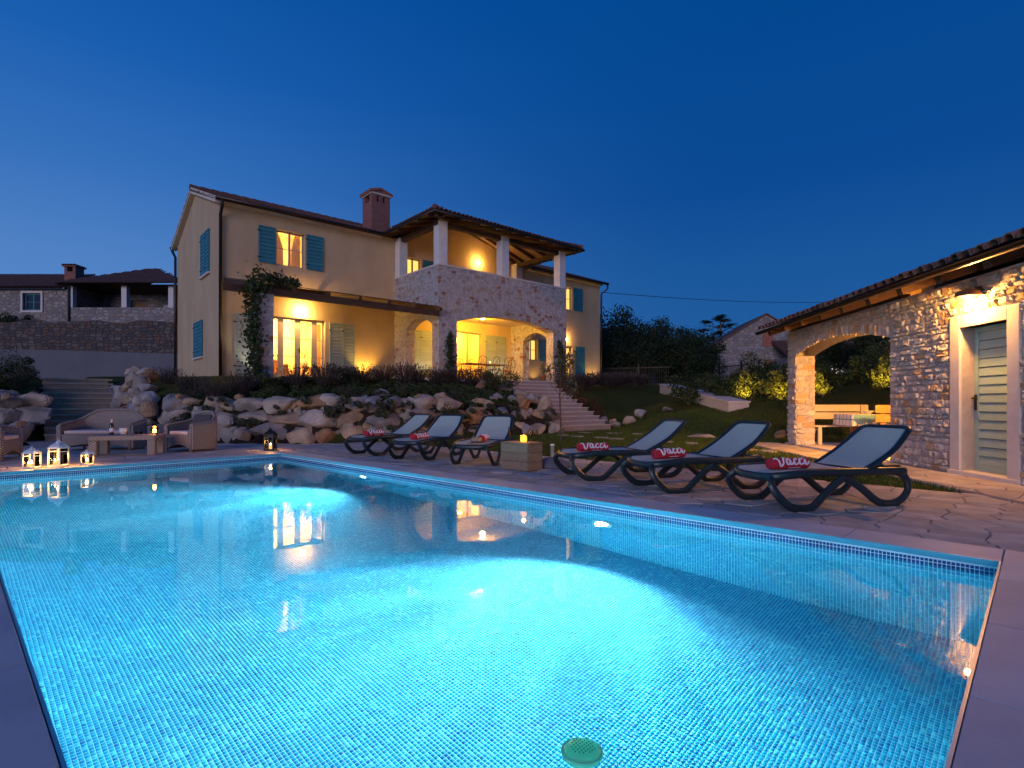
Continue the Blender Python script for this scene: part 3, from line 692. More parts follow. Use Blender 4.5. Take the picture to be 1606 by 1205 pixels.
def shutter(parent, loc, rz, w, h, m, boards=0, hinge=1):
    b = MB(); fr = .05
    b.box(-w / 2, -w / 2 + fr, -.045, 0, 0, h); b.box(w / 2 - fr, w / 2, -.045, 0, 0, h)
    b.box(-w / 2 + fr, w / 2 - fr, -.045, 0, 0, fr); b.box(-w / 2 + fr, w / 2 - fr, -.045, 0, h - fr, h)
    for z in (h * .14, h * .86): b.box(-w / 2 * hinge - .05, -w / 2 * hinge + .05, -.058, -.047, z - .02, z + .02, 1)
    s = b.build('shutter', [M[m], M['dark_metal']], parent, loc, rz)
    n = boards or max(5, int((h - .1) / .13)); bh = (h - 2 * fr) / n
    key = (round(w, 2), round(h, 2), n, m)
    if key not in BM:
        BM[key] = MB().add([(-w / 2 + fr, -.010, 0), (w / 2 - fr, -.010, 0), (w / 2 - fr, -.042, .012), (-w / 2 + fr, -.042, .012), (-w / 2 + fr, -.026, bh - .004), (w / 2 - fr, -.026, bh - .004), (-w / 2 + fr, -.006, bh - .004), (w / 2 - fr, -.006, bh - .004)],
                              [(0, 1, 2, 3), (3, 2, 5, 4), (4, 5, 7, 6)]).mesh('board', M[m])
    for k in range(n): link('board', BM[key], s, (0, 0, fr + k * bh))
    return s
def room(parent, loc, w, h, dep, power, lampz=None, col=(1, .62, .22), name='interior', y=None, mat_='room', lx=0):
    b = MB(); t = .03; z0 = 0
    b.add([(-w / 2, 0, z0), (w / 2, 0, z0), (w / 2, dep, z0), (-w / 2, dep, z0), (-w / 2, 0, h), (w / 2, 0, h), (w / 2, dep, h), (-w / 2, dep, h)],
          [(0, 1, 2, 3), (7, 6, 5, 4), (3, 2, 6, 7), (0, 3, 7, 4), (2, 1, 5, 6)])
    o = b.build(name, M[mat_], parent, loc)
    light('POINT', 'room_light', o, (lx, dep * .5 if y is None else y, lampz or h * .8), power, col, .08)
    return o

# ------------------------------------------------------------------ the villa (local x along the front, y into the house, z above its floor)
villa = thing('villa', 'two storey cream rendered villa with stone loggia, balcony and teal shutters', 'house', (HC[0], HC[1], FLOOR), R(-5))
EZ = 6.22; LEN = 20.96; DEP = 7.5; RISE = 1.36
front_open = [(1.98, 3.07, 4.28, 5.62), (1.80, 3.88, .02, 2.30), (7.62, 8.38, 3.45, 5.55), (10.55, 11.95, 3.45, 5.42), (10.35, 11.9, .02, 2.45),
              (14.95, 15.75, 1.30, 2.45), (15.15, 15.95, 4.25, 5.45), (17.75, 18.5, 4.35, 5.65), (17.65, 18.5, .02, 2.25)]
w_ = MB()
wall(w_, (0, 0), (LEN, 0), -.6, EZ, .35, front_open, side=1)
wall(w_, (LEN, 0.352), (LEN, DEP), -.6, EZ, .35, side=1, brk=(DEP / 2 - .35,), top=lambda u: EZ + RISE * (1 - abs(u + .35 - DEP / 2) / (DEP / 2)))
wall(w_, (LEN - .352, DEP), (0, DEP), -.6, EZ, .35, side=1)
wall(w_, (0, DEP - .352), (0, .352), -.6, EZ, .35, side=1, brk=(DEP / 2 - .352,), top=lambda u: EZ + RISE * (1 - abs(DEP - .352 - u - DEP / 2) / (DEP / 2)))
# wall rising behind the balcony up to its roof
w_.add([(7.0, .0, EZ + .002), (14.2, 0, EZ + .002), (12.4, 0, EZ + .72), (10.6, 0, EZ + 1.15), (8.8, 0, EZ + .72)], [(0, 1, 2, 3, 4)])
w_.build('wall', M['stucco'], villa)
# plinth strip and eaves cornice
for xa, xb in ((-.06, 6.30), (14.9, LEN + .06)): MB().box(xa, xb, -.16, -.004, EZ - .14, EZ + .02).build('cornice', M['trim'], villa)
rk = MB()
for sx_ in (-.10,):
    for ya, yb in ((-.36, DEP / 2), (DEP + .36, DEP / 2)):
        za = EZ + .02 - .1; zb = EZ + RISE + .07
        rk.beam((sx_, ya, za), (sx_, yb, zb), .2, .22)
rk.build('bargeboard', M['trim'], villa)
# main roof
SL = RISE / (DEP / 2)
rf = MB()
def inlog(x): return 6.4 < x < 14.8
for xa, xb, ya in ((-.2, 6.35, -.42), (6.35, 14.85, .12), (14.85, LEN + .2, -.42)):
    z_ = EZ + .10 + SL * (ya)
    rf.add([(xa, ya, z_), (xb, ya, z_), (xb, DEP / 2, EZ + .10 + SL * DEP / 2), (xa, DEP / 2, EZ + .10 + SL * DEP / 2), (xa, ya, z_ - .07), (xb, ya, z_ - .07), (xb, DEP / 2, EZ + .03 + SL * DEP / 2), (xa, DEP / 2, EZ + .03 + SL * DEP / 2)],
           [(0, 1, 2, 3), (7, 6, 5, 4), (0, 4, 5, 1), (1, 5, 6, 2), (3, 7, 4, 0)])
ya = DEP + .42; z_ = EZ + .10 + SL * (-.42)
rf.add([(-.2, ya, z_), (LEN + .2, ya, z_), (LEN + .2, DEP / 2, EZ + .10 + SL * DEP / 2), (-.2, DEP / 2, EZ + .10 + SL * DEP / 2), (-.2, ya, z_ - .07), (LEN + .2, ya, z_ - .07), (LEN + .2, DEP / 2, EZ + .03 + SL * DEP / 2), (-.2, DEP / 2, EZ + .03 + SL * DEP / 2)], [(3, 2, 1, 0), (4, 5, 6, 7), (1, 5, 4, 0), (2, 6, 5, 1), (0, 4, 7, 3)])
roof = rf.build('roof', M['wood'], villa)
tl = MB(); barrel_tiles(tl, -.22, LEN + .22, -.5, DEP / 2, EZ + .105 + SL * -.5, SL, .205, .42, .095, True, xclip=lambda x, y: not (6.3 < x < 14.9 and y < .15))
barrel_tiles(tl, -.22, LEN + .22, DEP + .5, DEP / 2, EZ + .105 + SL * -.5, SL, .205, .42, .095, True)
for i in range(53): tl.tube([(-.22 + i * .4, DEP / 2, EZ + RISE + .19), (-.22 + i * .4 + .43, DEP / 2, EZ + RISE + .18)], [.12, .10], 8)
tag(tl.build('roof_tiles', M['tile'], roof), kind='stuff')
for xa, xb in ((-.2, 6.3), (14.9, LEN + .25)): MB().tube([(xa, -.47, EZ - .03), (xb, -.47, EZ - .03)], .055, 8).build('gutter', M['gutter'], villa, smooth=True)
for pts_ in ([(LEN + .18, -.47, EZ - .06), (LEN + .16, -.45, EZ - .35), (LEN + .04, -.08, EZ - .62), (LEN + .04, -.07, -.3)], [(.0, -.47, EZ - .05), (.02, -.40, EZ - .25), (.03, -.08, EZ - .5), (.03, -.07, -.4)],
             [(-.2, DEP + .4, EZ - .03), (-.12, DEP + .3, EZ - .3), (-.09, DEP - .03, EZ - .55), (-.09, DEP - .03, -.4)]):
    MB().tube(pts_, .055, 8).build('downpipe', M['gutter'], villa, smooth=True)
# chimney
ch = MB(); cx0, cx1, cy0, cy1 = 6.68, 7.6, 1.5, 2.44; zb = EZ + .3; zt = zb + 2.08
for (a, b, c_, d) in ((cx0, cx1, cy0, cy1),): ch.box(a, b, c_, d, zb, zt - .32)
for a in (cx0, cx1 - .24):
    for c_ in (cy0, cy1 - .24): ch.box(a, a + .24, c_, c_ + .24, zt - .32, zt)
ch.box(cx0 + .36, cx1 - .36, cy0 + .01, cy0 + .2, zt - .32, zt)
chim = ch.build('chimney', M['brickwork'], villa)
ca = MB(); ca.box(cx0 - .05, cx1 + .05, cy0 - .05, cy1 + .05, zt, zt + .07); ca.build('chimney_slab', M['trim'], chim)
cr_ = MB(); xm = (cx0 + cx1) / 2
for sgn in (-1, 1):
    for i in range(6):
        yy = cy0 - .08 + i * .19; xe = xm + sgn * .58
        cr_.tube([(xe, yy + .07, zt + .1), (xm, yy + .07, zt + .29)], [.085, .08], 6)
cr_.add([(cx0 - .05, cy0 - .03, zt + .07), (cx1 + .05, cy0 - .03, zt + .07), (xm, cy0 - .03, zt + .27), (cx0 - .05, cy1 + .03, zt + .07), (cx1 + .05, cy1 + .03, zt + .07), (xm, cy1 + .03, zt + .27)], [(0, 1, 2), (5, 4, 3)])
cr_.build('chimney_cap', M['brick'], chim)

# loggia: stone box with arches, parapet, balcony
LX0, LX1, LD = 7.0, 14.24, 3.54; PT = 4.42
lg = MB(); T_ = .45
wall(lg, (LX0, -LD), (LX1, -LD), -1.2, PT, T_, arches=[(.86, 6.36, 2.28, .40)], side=1)
wall(lg, (LX0, -.002), (LX0, -LD + T_ + .002), -1.2, PT, T_, arches=[(1.0, 3.04, 2.15, .32)], side=1)
wall(lg, (LX1, -LD + T_ + .002), (LX1, -.002), -1.2, PT, T_, arches=[(.45, 2.15, 2.15, .32)], side=1)
log = lg.build('loggia', M['loggia'], villa)
b = MB(); b.box(LX0 + T_, LX1 - T_, -LD + T_, -.004, 2.95, 3.38); b.build('loggia_ceiling', M['stucco'], log)
b = MB(); b.box(LX0 - .3, LX1 + .3, -LD - .06, -.004, -.5, 0); b.build('loggia_floor', M['step'], log)
b = MB(); b.box(LX0 - .03, LX1 + .03, -LD - .03, -LD + T_ + .03, PT + .002, PT + .065); b.box(LX0 - .03, LX0 + T_ + .03, -LD + T_ + .032, -.01, PT + .002, PT + .065)
b.box(LX1 - T_ - .03, LX1 + .03, -LD + T_ + .032, -.01, PT + .002, PT + .065); b.build('parapet_cap', M['frame_stone'], log)
# arch stones (narrow voussoirs standing a little proud)
vo = MB()
for k in range(44):
    t = (k + .5) / 44 * 2 - 1; xc = LX0 + .86 + 2.75 + t * 2.80; zc = 2.28 + .40 * (1 - min(1, t * t)); tilt = t * .30; hh = .3 + rnd.uniform(-.04, .05)
    dx, dz = sin(tilt), cos(tilt); wv_ = .052; y_ = -LD - .012 - rnd.uniform(0, .012)
    a = [(xc - dz * wv_, zc + dx * wv_), (xc + dz * wv_, zc - dx * wv_), (xc + dz * wv_ + dx * hh, zc - dx * wv_ + dz * hh), (xc - dz * wv_ + dx * hh, zc + dx * wv_ + dz * hh)]
    vo.add([(p[0], y_, p[1] + .01) for p in a] + [(p[0], -LD + .02, p[1] + .01) for p in a], [(0, 1, 2, 3), (1, 0, 4, 5), (2, 1, 5, 6), (3, 2, 6, 7), (0, 3, 7, 4)])
vo.build('arch_stones', M['loggia'], log)
# columns
CT = EZ - .02
for (xa, ya) in ((LX0 + .02, -LD + .02), (LX0 + 3.25, -LD + .02), (LX1 - .42, -LD + .02), (LX0 + .02, -.42), (LX1 - .42, -.42)):
    MB().box(0, .40, 0, .40, PT + .067, CT).build('column', M['column'], log, (xa, ya, 0), bevel=.012)
# balcony roof, hipped, on exposed beams
bz = EZ + .02; ex0, ex1, ey = LX0 - .58, LX1 + .55, -LD - .58; sl = .30; xm = (ex0 + ex1) / 2; hr = (ex1 - ex0) / 2 * sl; yr = ey + (ex1 - ex0) / 2
def hip(z): return [(ex0, ey, bz + z), (ex1, ey, bz + z), (xm, yr, bz + hr + z), (ex0, .35, bz + z), (ex1, .35, bz + z), (xm, 3.6, bz + hr + z)]
b = MB(); up_ = hip(.10); lo_ = hip(.04)
b.add(up_, [(0, 1, 2), (0, 2, 5, 3), (1, 4, 5, 2)]); b.add(lo_, [(2, 1, 0), (3, 5, 2, 0), (2, 5, 4, 1)])
b.add([up_[0], up_[1], up_[4], up_[3], lo_[0], lo_[1], lo_[4], lo_[3]], [(0, 4, 5, 1), (1, 5, 6, 2), (3, 7, 4, 0)])
broof = b.build('balcony_roof', M['ceil_wood'], log)
b = MB()
b.box(LX0 - .05, LX1 + .05, -LD + .1, -LD + .32, EZ - .19, EZ - .0); b.box(LX0 + .1, LX0 + .32, -LD + .33, -.02, EZ - .19, EZ - .0); b.box(LX1 - .32, LX1 - .1, -LD + .33, -.02, EZ - .19, EZ - .0)
for (xx, yy) in ((LX0 - .4, -LD - .4), (LX1 + .38, -LD - .4)): b.beam((xx, yy, bz - .06 + .05), (xm, yr, bz + hr - .08), .16, .18)
for k in range(10):
    xx = ex0 + .5 + k * .83; q = min(xx - ex0, ex1 - xx, 4.2); b.beam((xx, ey + .05, bz - .03), (xx, ey + q, bz - .03 + sl * q), .1, .12)
for k in range(5):
    yy = ey + .5 + k * .8; q = min(yy - ey, 4.1)
    b.beam((ex0 + .05, yy, bz - .03), (ex0 + q, yy, bz - .03 + sl * q), .1, .12); b.beam((ex1 - .05, yy, bz - .03), (ex1 - q, yy, bz - .03 + sl * q), .1, .12)
b.build('roof_beams', M['wood'], log)
b = MB(); b.tube([(ex0 - .03, .3, bz + .03), (ex0 - .03, ey - .03, bz + .03), (ex1 + .03, ey - .03, bz + .03), (ex1 + .03, .3, bz + .03)], .055, 8); b.build('gutter', M['gutter'], log, smooth=True)
tl = MB()
barrel_tiles(tl, ex0, ex1, ey - .06, yr, bz + .10 - .02, sl, .2, .42, .09, True, xclip=lambda x, y: y - ey < min(x - ex0, ex1 - x) + .05)
for sgn, xe in ((1, ex0 - .06), (-1, ex1 + .06)):
    tb = MB(); barrel_tiles(tb, ey, .6, 0, 4.1, bz + .08, sl, .2, .42, .09, True, xclip=lambda x, y: y < x - ey + .05)
    if sgn > 0: tb.v = [(xe + p[1], p[0], p[2]) for p in tb.v]
    else: tb.v = [(xe - p[1], p[0], p[2]) for p in tb.v]
    tb.f = [tuple(reversed(f)) for f in tb.f]
    tl.add(tb.v, tb.f)
for c_ in ((ex0, ey), (ex1, ey)):
    for k in range(14):
        t0, t1 = k / 14, (k + 1.1) / 14; p = Vector((c_[0], c_[1], bz + .17)); q = Vector((xm, yr, bz + hr + .2)); tl.tube([p.lerp(q, t0), p.lerp(q, min(1, t1))], [.11, .09], 7)
tag(tl.build('roof_tiles', M['tile'], broof), kind='stuff')

# windows and doors of the villa
RW = .20
window(villa, 'window', (2.525, RW - .04, 4.28), 0, 1.09, 1.34, 2, 2, 'glass')
room(villa, (2.525, .36, 4.1), 1.8, 1.7, 1.1, 60, 1.05, (1, .46, .09))
MB().lathe([(0, -.09), (.06, -.07), (.09, 0), (.06, .07), (0, .09)], 14).build('pendant_lamp', M['bulb'], villa, (2.42, .85, 4.85), smooth=True)
for xx, sg in ((2.2, 1), (2.85, -1)):
    cu = MB()
    for k in range(9): cu.tube([(xx - .16 + k * .04, 0, .05), (xx - .16 + k * .04 + sg * .0, .02 * (k % 2), .8), (xx - .10 * sg - .09 + k * .018, .02 * (k % 2), 1.4)], .028, 5)
    cu.build('curtain', M['curtain'], villa, (0, .44, 4.25), smooth=True)
fd = window(villa, 'french_door', (2.84, RW - .04, .02), 0, 2.08, 2.28, [.16, .34, .34, .16], 3, 'glass', fr=.08, sill=False, mw=.11)
b = MB(); b.box(.04, .075, -.035, -.004, .95, 1.12); b.tube([(.057, -.02, 1.06), (.057, -.06, 1.06), (-.05, -.06, 1.05)], .01, 6); b.build('handle', M['dark_metal'], fd)
room(villa, (2.84, .36, 0), 2.9, 2.5, 1.9, 560, 2.0, (1, .52, .10), lx=.0)
cu = MB()
for sg in (-1, 1):
    for k in range(7): cu.tube([(sg * (.86 + k * .03), .02 * (k % 2), .06), (sg * (.86 + k * .03), .02 * (k % 2), 2.2)], .024, 5)
cu.build('curtain', M['curtain'], villa, (2.84, .46, 0), smooth=True)
sf = MB(); sf.box(-.9, -.05, 0, .4, 0, .42); sf.box(-.9, -.05, .4, .55, 0, .78); sf.box(-.05, .1, 0, .55, 0, .58)
tag(sf.build('indoor_sofa', M['sofa_in'], None, bevel=.03), 'brown sofa seen through the french door glass', 'sofa'); bpy.data.objects['indoor_sofa'].location = (*HS(2.75, -1.2), FLOOR); bpy.data.objects['indoor_sofa'].rotation_euler[2] = R(-5)
vz = thing('vase', 'white round vase with dry twigs behind the french door', 'vase', (*HS(3.30, -.75), FLOOR))
MB().lathe([(.0, .42), (.09, .42), (.17, .52), (.19, .62), (.12, .74), (.07, .78), (.085, .81)], 16).build('body', M['ceramic'], vz, smooth=True)
MB().lathe([(.14, 0), (.14, .02), (.03, .04), (.03, .39), (.2, .40), (.2, .42)], 14).build('pedestal', M['bench_dark'], vz)
tw = MB()
for k in range(9): a = k * 2.4; tw.tube([(0, 0, .8), (.08 * cos(a), .08 * sin(a), .95), (.17 * cos(a), .17 * sin(a), 1.1)], .007, 4)
tw.build('twigs', M['bark'], vz)
for (s0, s1, za, zb, m) in ((1.33, 1.95, 4.26, 5.64, 'teal'), (3.12, 3.78, 4.26, 5.64, 'teal'), (4.05, 4.59, .04, 2.26, 'teal_pale'), (4.60, 5.14, .04, 2.26, 'teal_pale'),
                            (.5, 1.04, .04, 2.26, 'teal_pale'), (1.05, 1.6, .04, 2.26, 'teal_pale'), (7.8, 8.34, .04, 2.3, 'teal_pale'), (8.35, 8.9, .04, 2.3, 'teal_pale'), (8.45, 9.05, 3.6, 5.55, 'teal'),
                            (12.1, 12.76, .04, 2.4, 'teal_pale'), (12.78, 13.45, .04, 2.4, 'teal_pale'), (14.42, 14.9, 1.28, 2.48, 'teal'), (15.85, 16.45, 1.28, 2.48, 'teal'),
                            (14.6, 15.1, 4.23, 5.47, 'teal'), (16.0, 16.55, 4.23, 5.47, 'teal'), (16.95, 17.6, 4.33, 5.67, 'teal'), (18.6, 19.35, 4.33, 5.67, 'teal'), (18.72, 19.55, .04, 2.27, 'teal')):
    shutter(villa, ((s0 + s1) / 2, -.012, za), 0, s1 - s0, zb - za, m)
for (t0, t1, za, zb) in ((1.32, 2.0, 3.95, 5.55), (2.01, 2.68, 3.95, 5.55), (2.45, 3.17, .85, 2.25), (3.18, 3.9, .85, 2.25)):
    shutter(villa, (-.012, (t0 + t1) / 2, za), R(-90), t1 - t0, zb - za, 'teal')
sb = MB()
for (t0, t1, za) in ((1.32, 2.68, 3.95), (2.45, 3.9, .85)): sb.box(-.09, -.003, t0 - .08, t1 + .08, za - .1, za - .03)
sb.build('window_sill', M['frame_stone'], villa)
window(villa, 'window', (8.0, RW - .04, 3.45), 0, .76, 2.1, 2, 2, 'win_emit', sill=False)
window(villa, 'balcony_door', (11.25, RW - .04, 3.45), 0, 1.4, 1.97, 2, 2, 'win_emit', sill=False)
window(villa, 'french_door', (11.125, RW - .04, .02), 0, 1.55, 2.43, 2, 1, 'glass', sill=False)
room(villa, (11.125, .36, 0), 2.0, 2.6, .9, 240, 2.2, (1, .49, .05), mat_='curtain')
window(villa, 'window', (15.35, RW - .04, 1.30), 0, .8, 1.15, 2, 2, 'win_emit')
window(villa, 'window', (15.55, RW - .04, 4.25), 0, .8, 1.2, 2, 2, 'win_emit')
window(villa, 'window', (18.125, RW - .04, 4.35), 0, .75, 1.3, 2, 2, 'win_emit')
window(villa, 'kitchen_door', (18.075, RW - .04, .02), 0, .85, 2.23, 1, 2, 'win_emit', fr=.1, sill=False)

# ------------------------------------------------------------------ pool house (local x along the wall away from the terrace end, y towards the pool)
ph = thing('pool_house', 'long rubble stone pool house with tiled roof, arched opening and louvred door', 'outbuilding', (PHC[0], PHC[1], 0), PA)
XE0, XE1 = -4.2, 5.72; WT = 2.80
DO = (-.967, -.136, .10, 2.12)
b = MB()
wall(b, (XE1, 0), (XE0, 0), 0, WT, .44, openings=[(XE1 - DO[1], XE1 - DO[0], 0, DO[3])], arches=[(XE1 - 5.29, XE1 - 1.54, 2.18, .24)], side=1)
pw = b.build('wall', M['mortar'], ph)
def under_roof(y): return 2.86 + (.62 - max(y, -3.5 - y)) * .31 - .07
for (pa, pb, th, sd_) in (((1.44, -.445), (1.44, -3.2), .3, -1), ((XE0, -.445), (XE0, -3.2), .4, 1)):
    w2 = MB(); wall(w2, pa, pb, 0, WT, th, side=sd_, brk=(1.305,), top=lambda u: under_roof(-.445 - u)); w2.build('wall', M['mortar'], ph)
w2 = MB(); wall(w2, (XE0, -3.22), (1.1, -3.22), 0, 2.75, .4, side=-1); w2.build('wall', M['mortar'], ph)
MB().box(5.28, XE1, -3.6, -3.16, 0, 2.8).build('pillar', M['mortar'], ph)
b = MB(); b.box(1.46, XE1 + .25, -3.7, -.02, -.05, .045); b.build('floor_slab', M['step'], ph)
# rubble stones
def stonevar(seed):
    r = random.Random(seed); q = []
    def j(v, a): return v + r.uniform(-a, a)
    bk = [(-.5, -.5), (.5, -.5), (.5, .5), (-.5, .5)]
    # octagon-like outline front ring, back ring
    ring = [(-.5, -.3), (-.3, -.5), (.3, -.5), (.5, -.3), (.5, .3), (.3, .5), (-.3, .5), (-.5, .3)]
    ring = [(j(x, .10), j(z, .12)) for x, z in ring]
    vs = [(x, 0, z) for x, z in ring] + [(x, j(.55, .3), z) for x, z in ring] + [(x * j(.74, .1), j(1, .35), z * j(.70, .14)) for x, z in ring]
    fs = [(i, 8 + i, 8 + (i + 1) % 8, (i + 1) % 8) for i in range(8)] + [(8 + i, 16 + i, 16 + (i + 1) % 8, 8 + (i + 1) % 8) for i in range(8)] + [tuple(16 + i for i in range(8))[::-1]]
    return MB().add(vs, [tuple(reversed(f)) if False else f for f in fs]).mesh('stone', M['stone'])
SV = [stonevar(i) for i in range(10)]
stones = []
def arch_top(x):
    if 1.54 <= x <= 5.29: t = (x - 1.54) / 3.75 * 2 - 1; return 2.18 + .24 * (1 - t * t)
    return 0
r_ = random.Random(11); z = .03
while z < WT - .06:
    h = r_.uniform(.055, .125); x = -2.3 + r_.uniform(-.1, 0)
    while x < XE1 - .02:
        w = r_.uniform(.07, .25); x2 = min(x + w, XE1 - .005)
        if x2 - x > .045:
            xm_ = (x + x2) / 2; blk = False
            if x2 > -1.16 and x < .06 and z < 2.32: blk = True
            if x2 > 1.50 and x < 5.33 and z < max(arch_top(min(max(xm_, 1.54), 5.29)), 0) + .20: blk = True
            if not blk: stones.append((xm_, z + h / 2, x2 - x - .014, h - .014, 'f'))
            elif x < 1.50 - .1 and x2 > 1.50: stones.append(((x + 1.53) / 2, z + h / 2, 1.53 - x - .014, h - .014, 'f'))
            elif x2 > -1.16 and x < -1.16 - .06 and z < 2.32: stones.append(((x - 1.17) / 2, z + h / 2, -1.17 - x - .012, h - .014, 'f'))
            elif x2 > .06 + .08 and x < .06 and z < 2.32: stones.append(((.07 + x2) / 2, z + h / 2, x2 - .07 - .012, h - .014, 'f'))
        x = x2
    z += h
for zz in np.arange(.03, 2.1, .125):          # far pillar narrow front, laid stone by stone
    stones.append((5.505, zz + .06, .40, .112, 'f'))
for k in range(30):                            # arch voussoirs
    x = 1.54 + 3.75 * (k + .5) / 30; stones.append((x, arch_top(x) + .10, .108, .19, 'v'))
for zz in np.arange(.03, 2.1, .14):            # jamb of the far pillar
    cut = r_.uniform(.14, .30)
    stones.append((-cut / 2, zz + .065, cut - .012, .125, 'j')); stones.append((-(cut + .44) / 2, zz + .065, .44 - cut - .012, .125, 'j'))
stones.sort(key=lambda q: -q[2] * q[3] / (8 + max(0, q[0]) if q[4] != 'j' else 13) ** 2)
lot = MB()
for i, (x, zc, w, h, kd) in enumerate(stones):
    me = SV[r_.randrange(10)]; dep = r_.uniform(.014, .05)
    if kd == 'j': mtx = Matrix.Translation((5.288, x, zc)) @ Matrix.Rotation(R(90), 4, 'Z') @ Matrix.Diagonal((w, dep, h, 1))
    else: mtx = Matrix.Translation((x, -.002, zc)) @ Matrix.Rotation(0 if kd != 'v' else (x - 3.4) * -.06, 4, 'Y') @ Matrix.Diagonal((w * (1 if r_.random() < .5 else -1) if False else w, dep, h, 1))
    if i < 300:
        o = link('stone', me, pw); o.matrix_local = mtx
    else: lot.add([mtx @ v.co for v in me.vertices], [tuple(p.vertices) for p in me.polygons])
if lot.v: tag(lot.build('stones', M['stone'], pw), kind='stuff')
# door with stone surround
b = MB(); b.box(DO[0] - .19, DO[0], -.20, .035, 0, 2.30); b.box(DO[1], DO[1] + .19, -.20, .035, 0, 2.30); b.box(DO[0] + .002, DO[1] - .002, -.20, .035, DO[3], 2.30); b.box(DO[0] - .21, DO[1] + .21, -.2, .06, 0, .08)
b.build('door_surround', M['frame_stone'], ph, bevel=.008)
dw = DO[1] - DO[0]; dh = DO[3] - .085
b = MB(); b.box(-dw / 2, -dw / 2 + .07, 0, .05, 0, dh); b.box(dw / 2 - .07, dw / 2, 0, .05, 0, dh); b.box(-dw / 2 + .07, dw / 2 - .07, 0, .05, 0, .09); b.box(-dw / 2 + .07, dw / 2 - .07, 0, .05, dh - .07, dh); b.box(-dw / 2 + .07, dw / 2 - .07, -.02, -.01, .0, dh)
door = b.build('door', M['door_teal'], ph, ((DO[0] + DO[1]) / 2, -.22, .085), bevel=.004)
nb = 15; bh = (dh - .16) / nb
lb = MB().add([(-dw / 2 + .07, .002, 0), (dw / 2 - .07, .002, 0), (dw / 2 - .07, .040, .005), (-dw / 2 + .07, .040, .005), (-dw / 2 + .07, .029, bh - .006), (dw / 2 - .07, .029, bh - .006), (dw / 2 - .07, .002, bh - .001), (-dw / 2 + .07, .002, bh - .001)],
              [(1, 0, 3, 2), (2, 3, 4, 5), (5, 4, 7, 6), (0, 7, 4, 3), (1, 2, 5, 6)]).mesh('board', M['door_teal'])
for k in range(nb): link('board', lb, door, (0, 0, .09 + k * bh))
b = MB(); b.box(dw / 2 - .055, dw / 2 - .015, .052, .06, .86, 1.08); b.lathe([(.0, 0), (.022, 0), (.026, .02), (.0, .035)], 10, (dw / 2 - .035, .07, 1.02)); b.tube([(dw / 2 - .035, .06, 1.03), (dw / 2 - .035, .105, 1.03), (dw / 2 - .13, .105, 1.02)], .010, 6); b.build('handle', M['dark_metal'], door)
# roof of the pool house
es = .31; ey_ = .62; ez = 2.86
def rz_(y): return ez + (ey_ - y) * es
b = MB()
b.add([(XE0 - .3, ey_, ez), (XE1 + .18, ey_, ez), (XE1 + .18, -1.75, rz_(-1.75)), (XE0 - .3, -1.75, rz_(-1.75)), (XE0 - .3, ey_, ez - .05), (XE1 + .18, ey_, ez - .05), (XE1 + .18, -1.75, rz_(-1.75) - .05), (XE0 - .3, -1.75, rz_(-1.75) - .05)],
      [(0, 1, 2, 3)[::-1], (4, 5, 6, 7), (0, 4, 5, 1)[::-1], (1, 5, 6, 2)[::-1], (3, 7, 4, 0)[::-1]])
yb_ = -4.1; zr = rz_(-1.75)
b.add([(XE0 - .3, yb_, ez), (XE1 + .18, yb_, ez), (XE1 + .18, -1.752, zr), (XE0 - .3, -1.752, zr), (XE0 - .3, yb_, ez - .05), (XE1 + .18, yb_, ez - .05), (XE1 + .18, -1.752, zr - .05), (XE0 - .3, -1.752, zr - .05)],
      [(0, 1, 2, 3), (7, 6, 5, 4), (0, 4, 5, 1), (1, 5, 6, 2)])
pr = b.build('roof', M['ceil_wood'], ph)
b = MB()
for k in range(12):
    xx = XE0 + .3 + k * .85; b.beam((xx, ey_ - .06, ez - .11), (xx, -1.7, rz_(-1.7) - .11), .12, .12)
b.box(1.5, XE1 + .1, -.3, -.12, WT + .02, WT + .13) ; b.build('rafters', M['wood'], pr)
b = MB()
gp = []
for k in range(7):
    t = pi + pi * k / 6; gp.append((ey_ + .05 + .065 * cos(t), ez - .03 + .065 * sin(t)))
vs = [(XE0 - .3, p[0], p[1]) for p in gp] + [(XE1 + .2, p[0], p[1]) for p in gp] + [(XE0 - .3, ey_ + .05 + (p[0] - ey_ - .05) * .9, p[1] + .006) for p in gp] + [(XE1 + .2, ey_ + .05 + (p[0] - ey_ - .05) * .9, p[1] + .006) for p in gp]
fs = [(k, k + 1, 8 + k, 7 + k) for k in range(6)] + [(14 + k + 1, 14 + k, 21 + k, 22 + k) for k in range(6)] + [(k, 7 + k, 21 + k, 14 + k) for k in (0, 6)]
b.add(vs, fs); b.build('gutter', M['gutter'], pr, smooth=True)
t1 = MB(); tile_at(t1, 0, 0, -.45, 0, .45 * es, .10, 7); te = t1.mesh('roof_tile', M['tile'])
lot = MB(); npch = int((XE1 + .2 - XE0 + .3) / .215)
for i in range(npch):
    xx = XE0 - .25 + i * .215
    o = link('roof_tile', te, pr, (xx + rnd.uniform(-.008, .008), ey_ + .10, ez + .01 + rnd.uniform(-.006, .012)), (rnd.uniform(-.02, .03), 0, rnd.uniform(-.03, .03)))
    for j in range(1, 6): tile_at(lot, xx, ey_ + .10 - j * .42, ey_ + .10 - j * .42 - .45, ez + .02 + j * .42 * es + rnd.uniform(-.006, .008), ez + .0 + (j * .42 + .45) * es, .10)
    for j in range(0, 6): tile_at(lot, xx, yb_ + j * .42, yb_ + j * .42 + .45, ez + .02 + j * .42 * es, ez + .0 + (j * .42 + .45) * es, .10)
    lot.tube([(xx - .12, -1.75, zr + .1), (xx + .12, -1.75, zr + .09)], [.11, .10], 7)
lot.f = lot.f
tag(lot.build('roof_tiles', M['tile'], pr), kind='stuff')

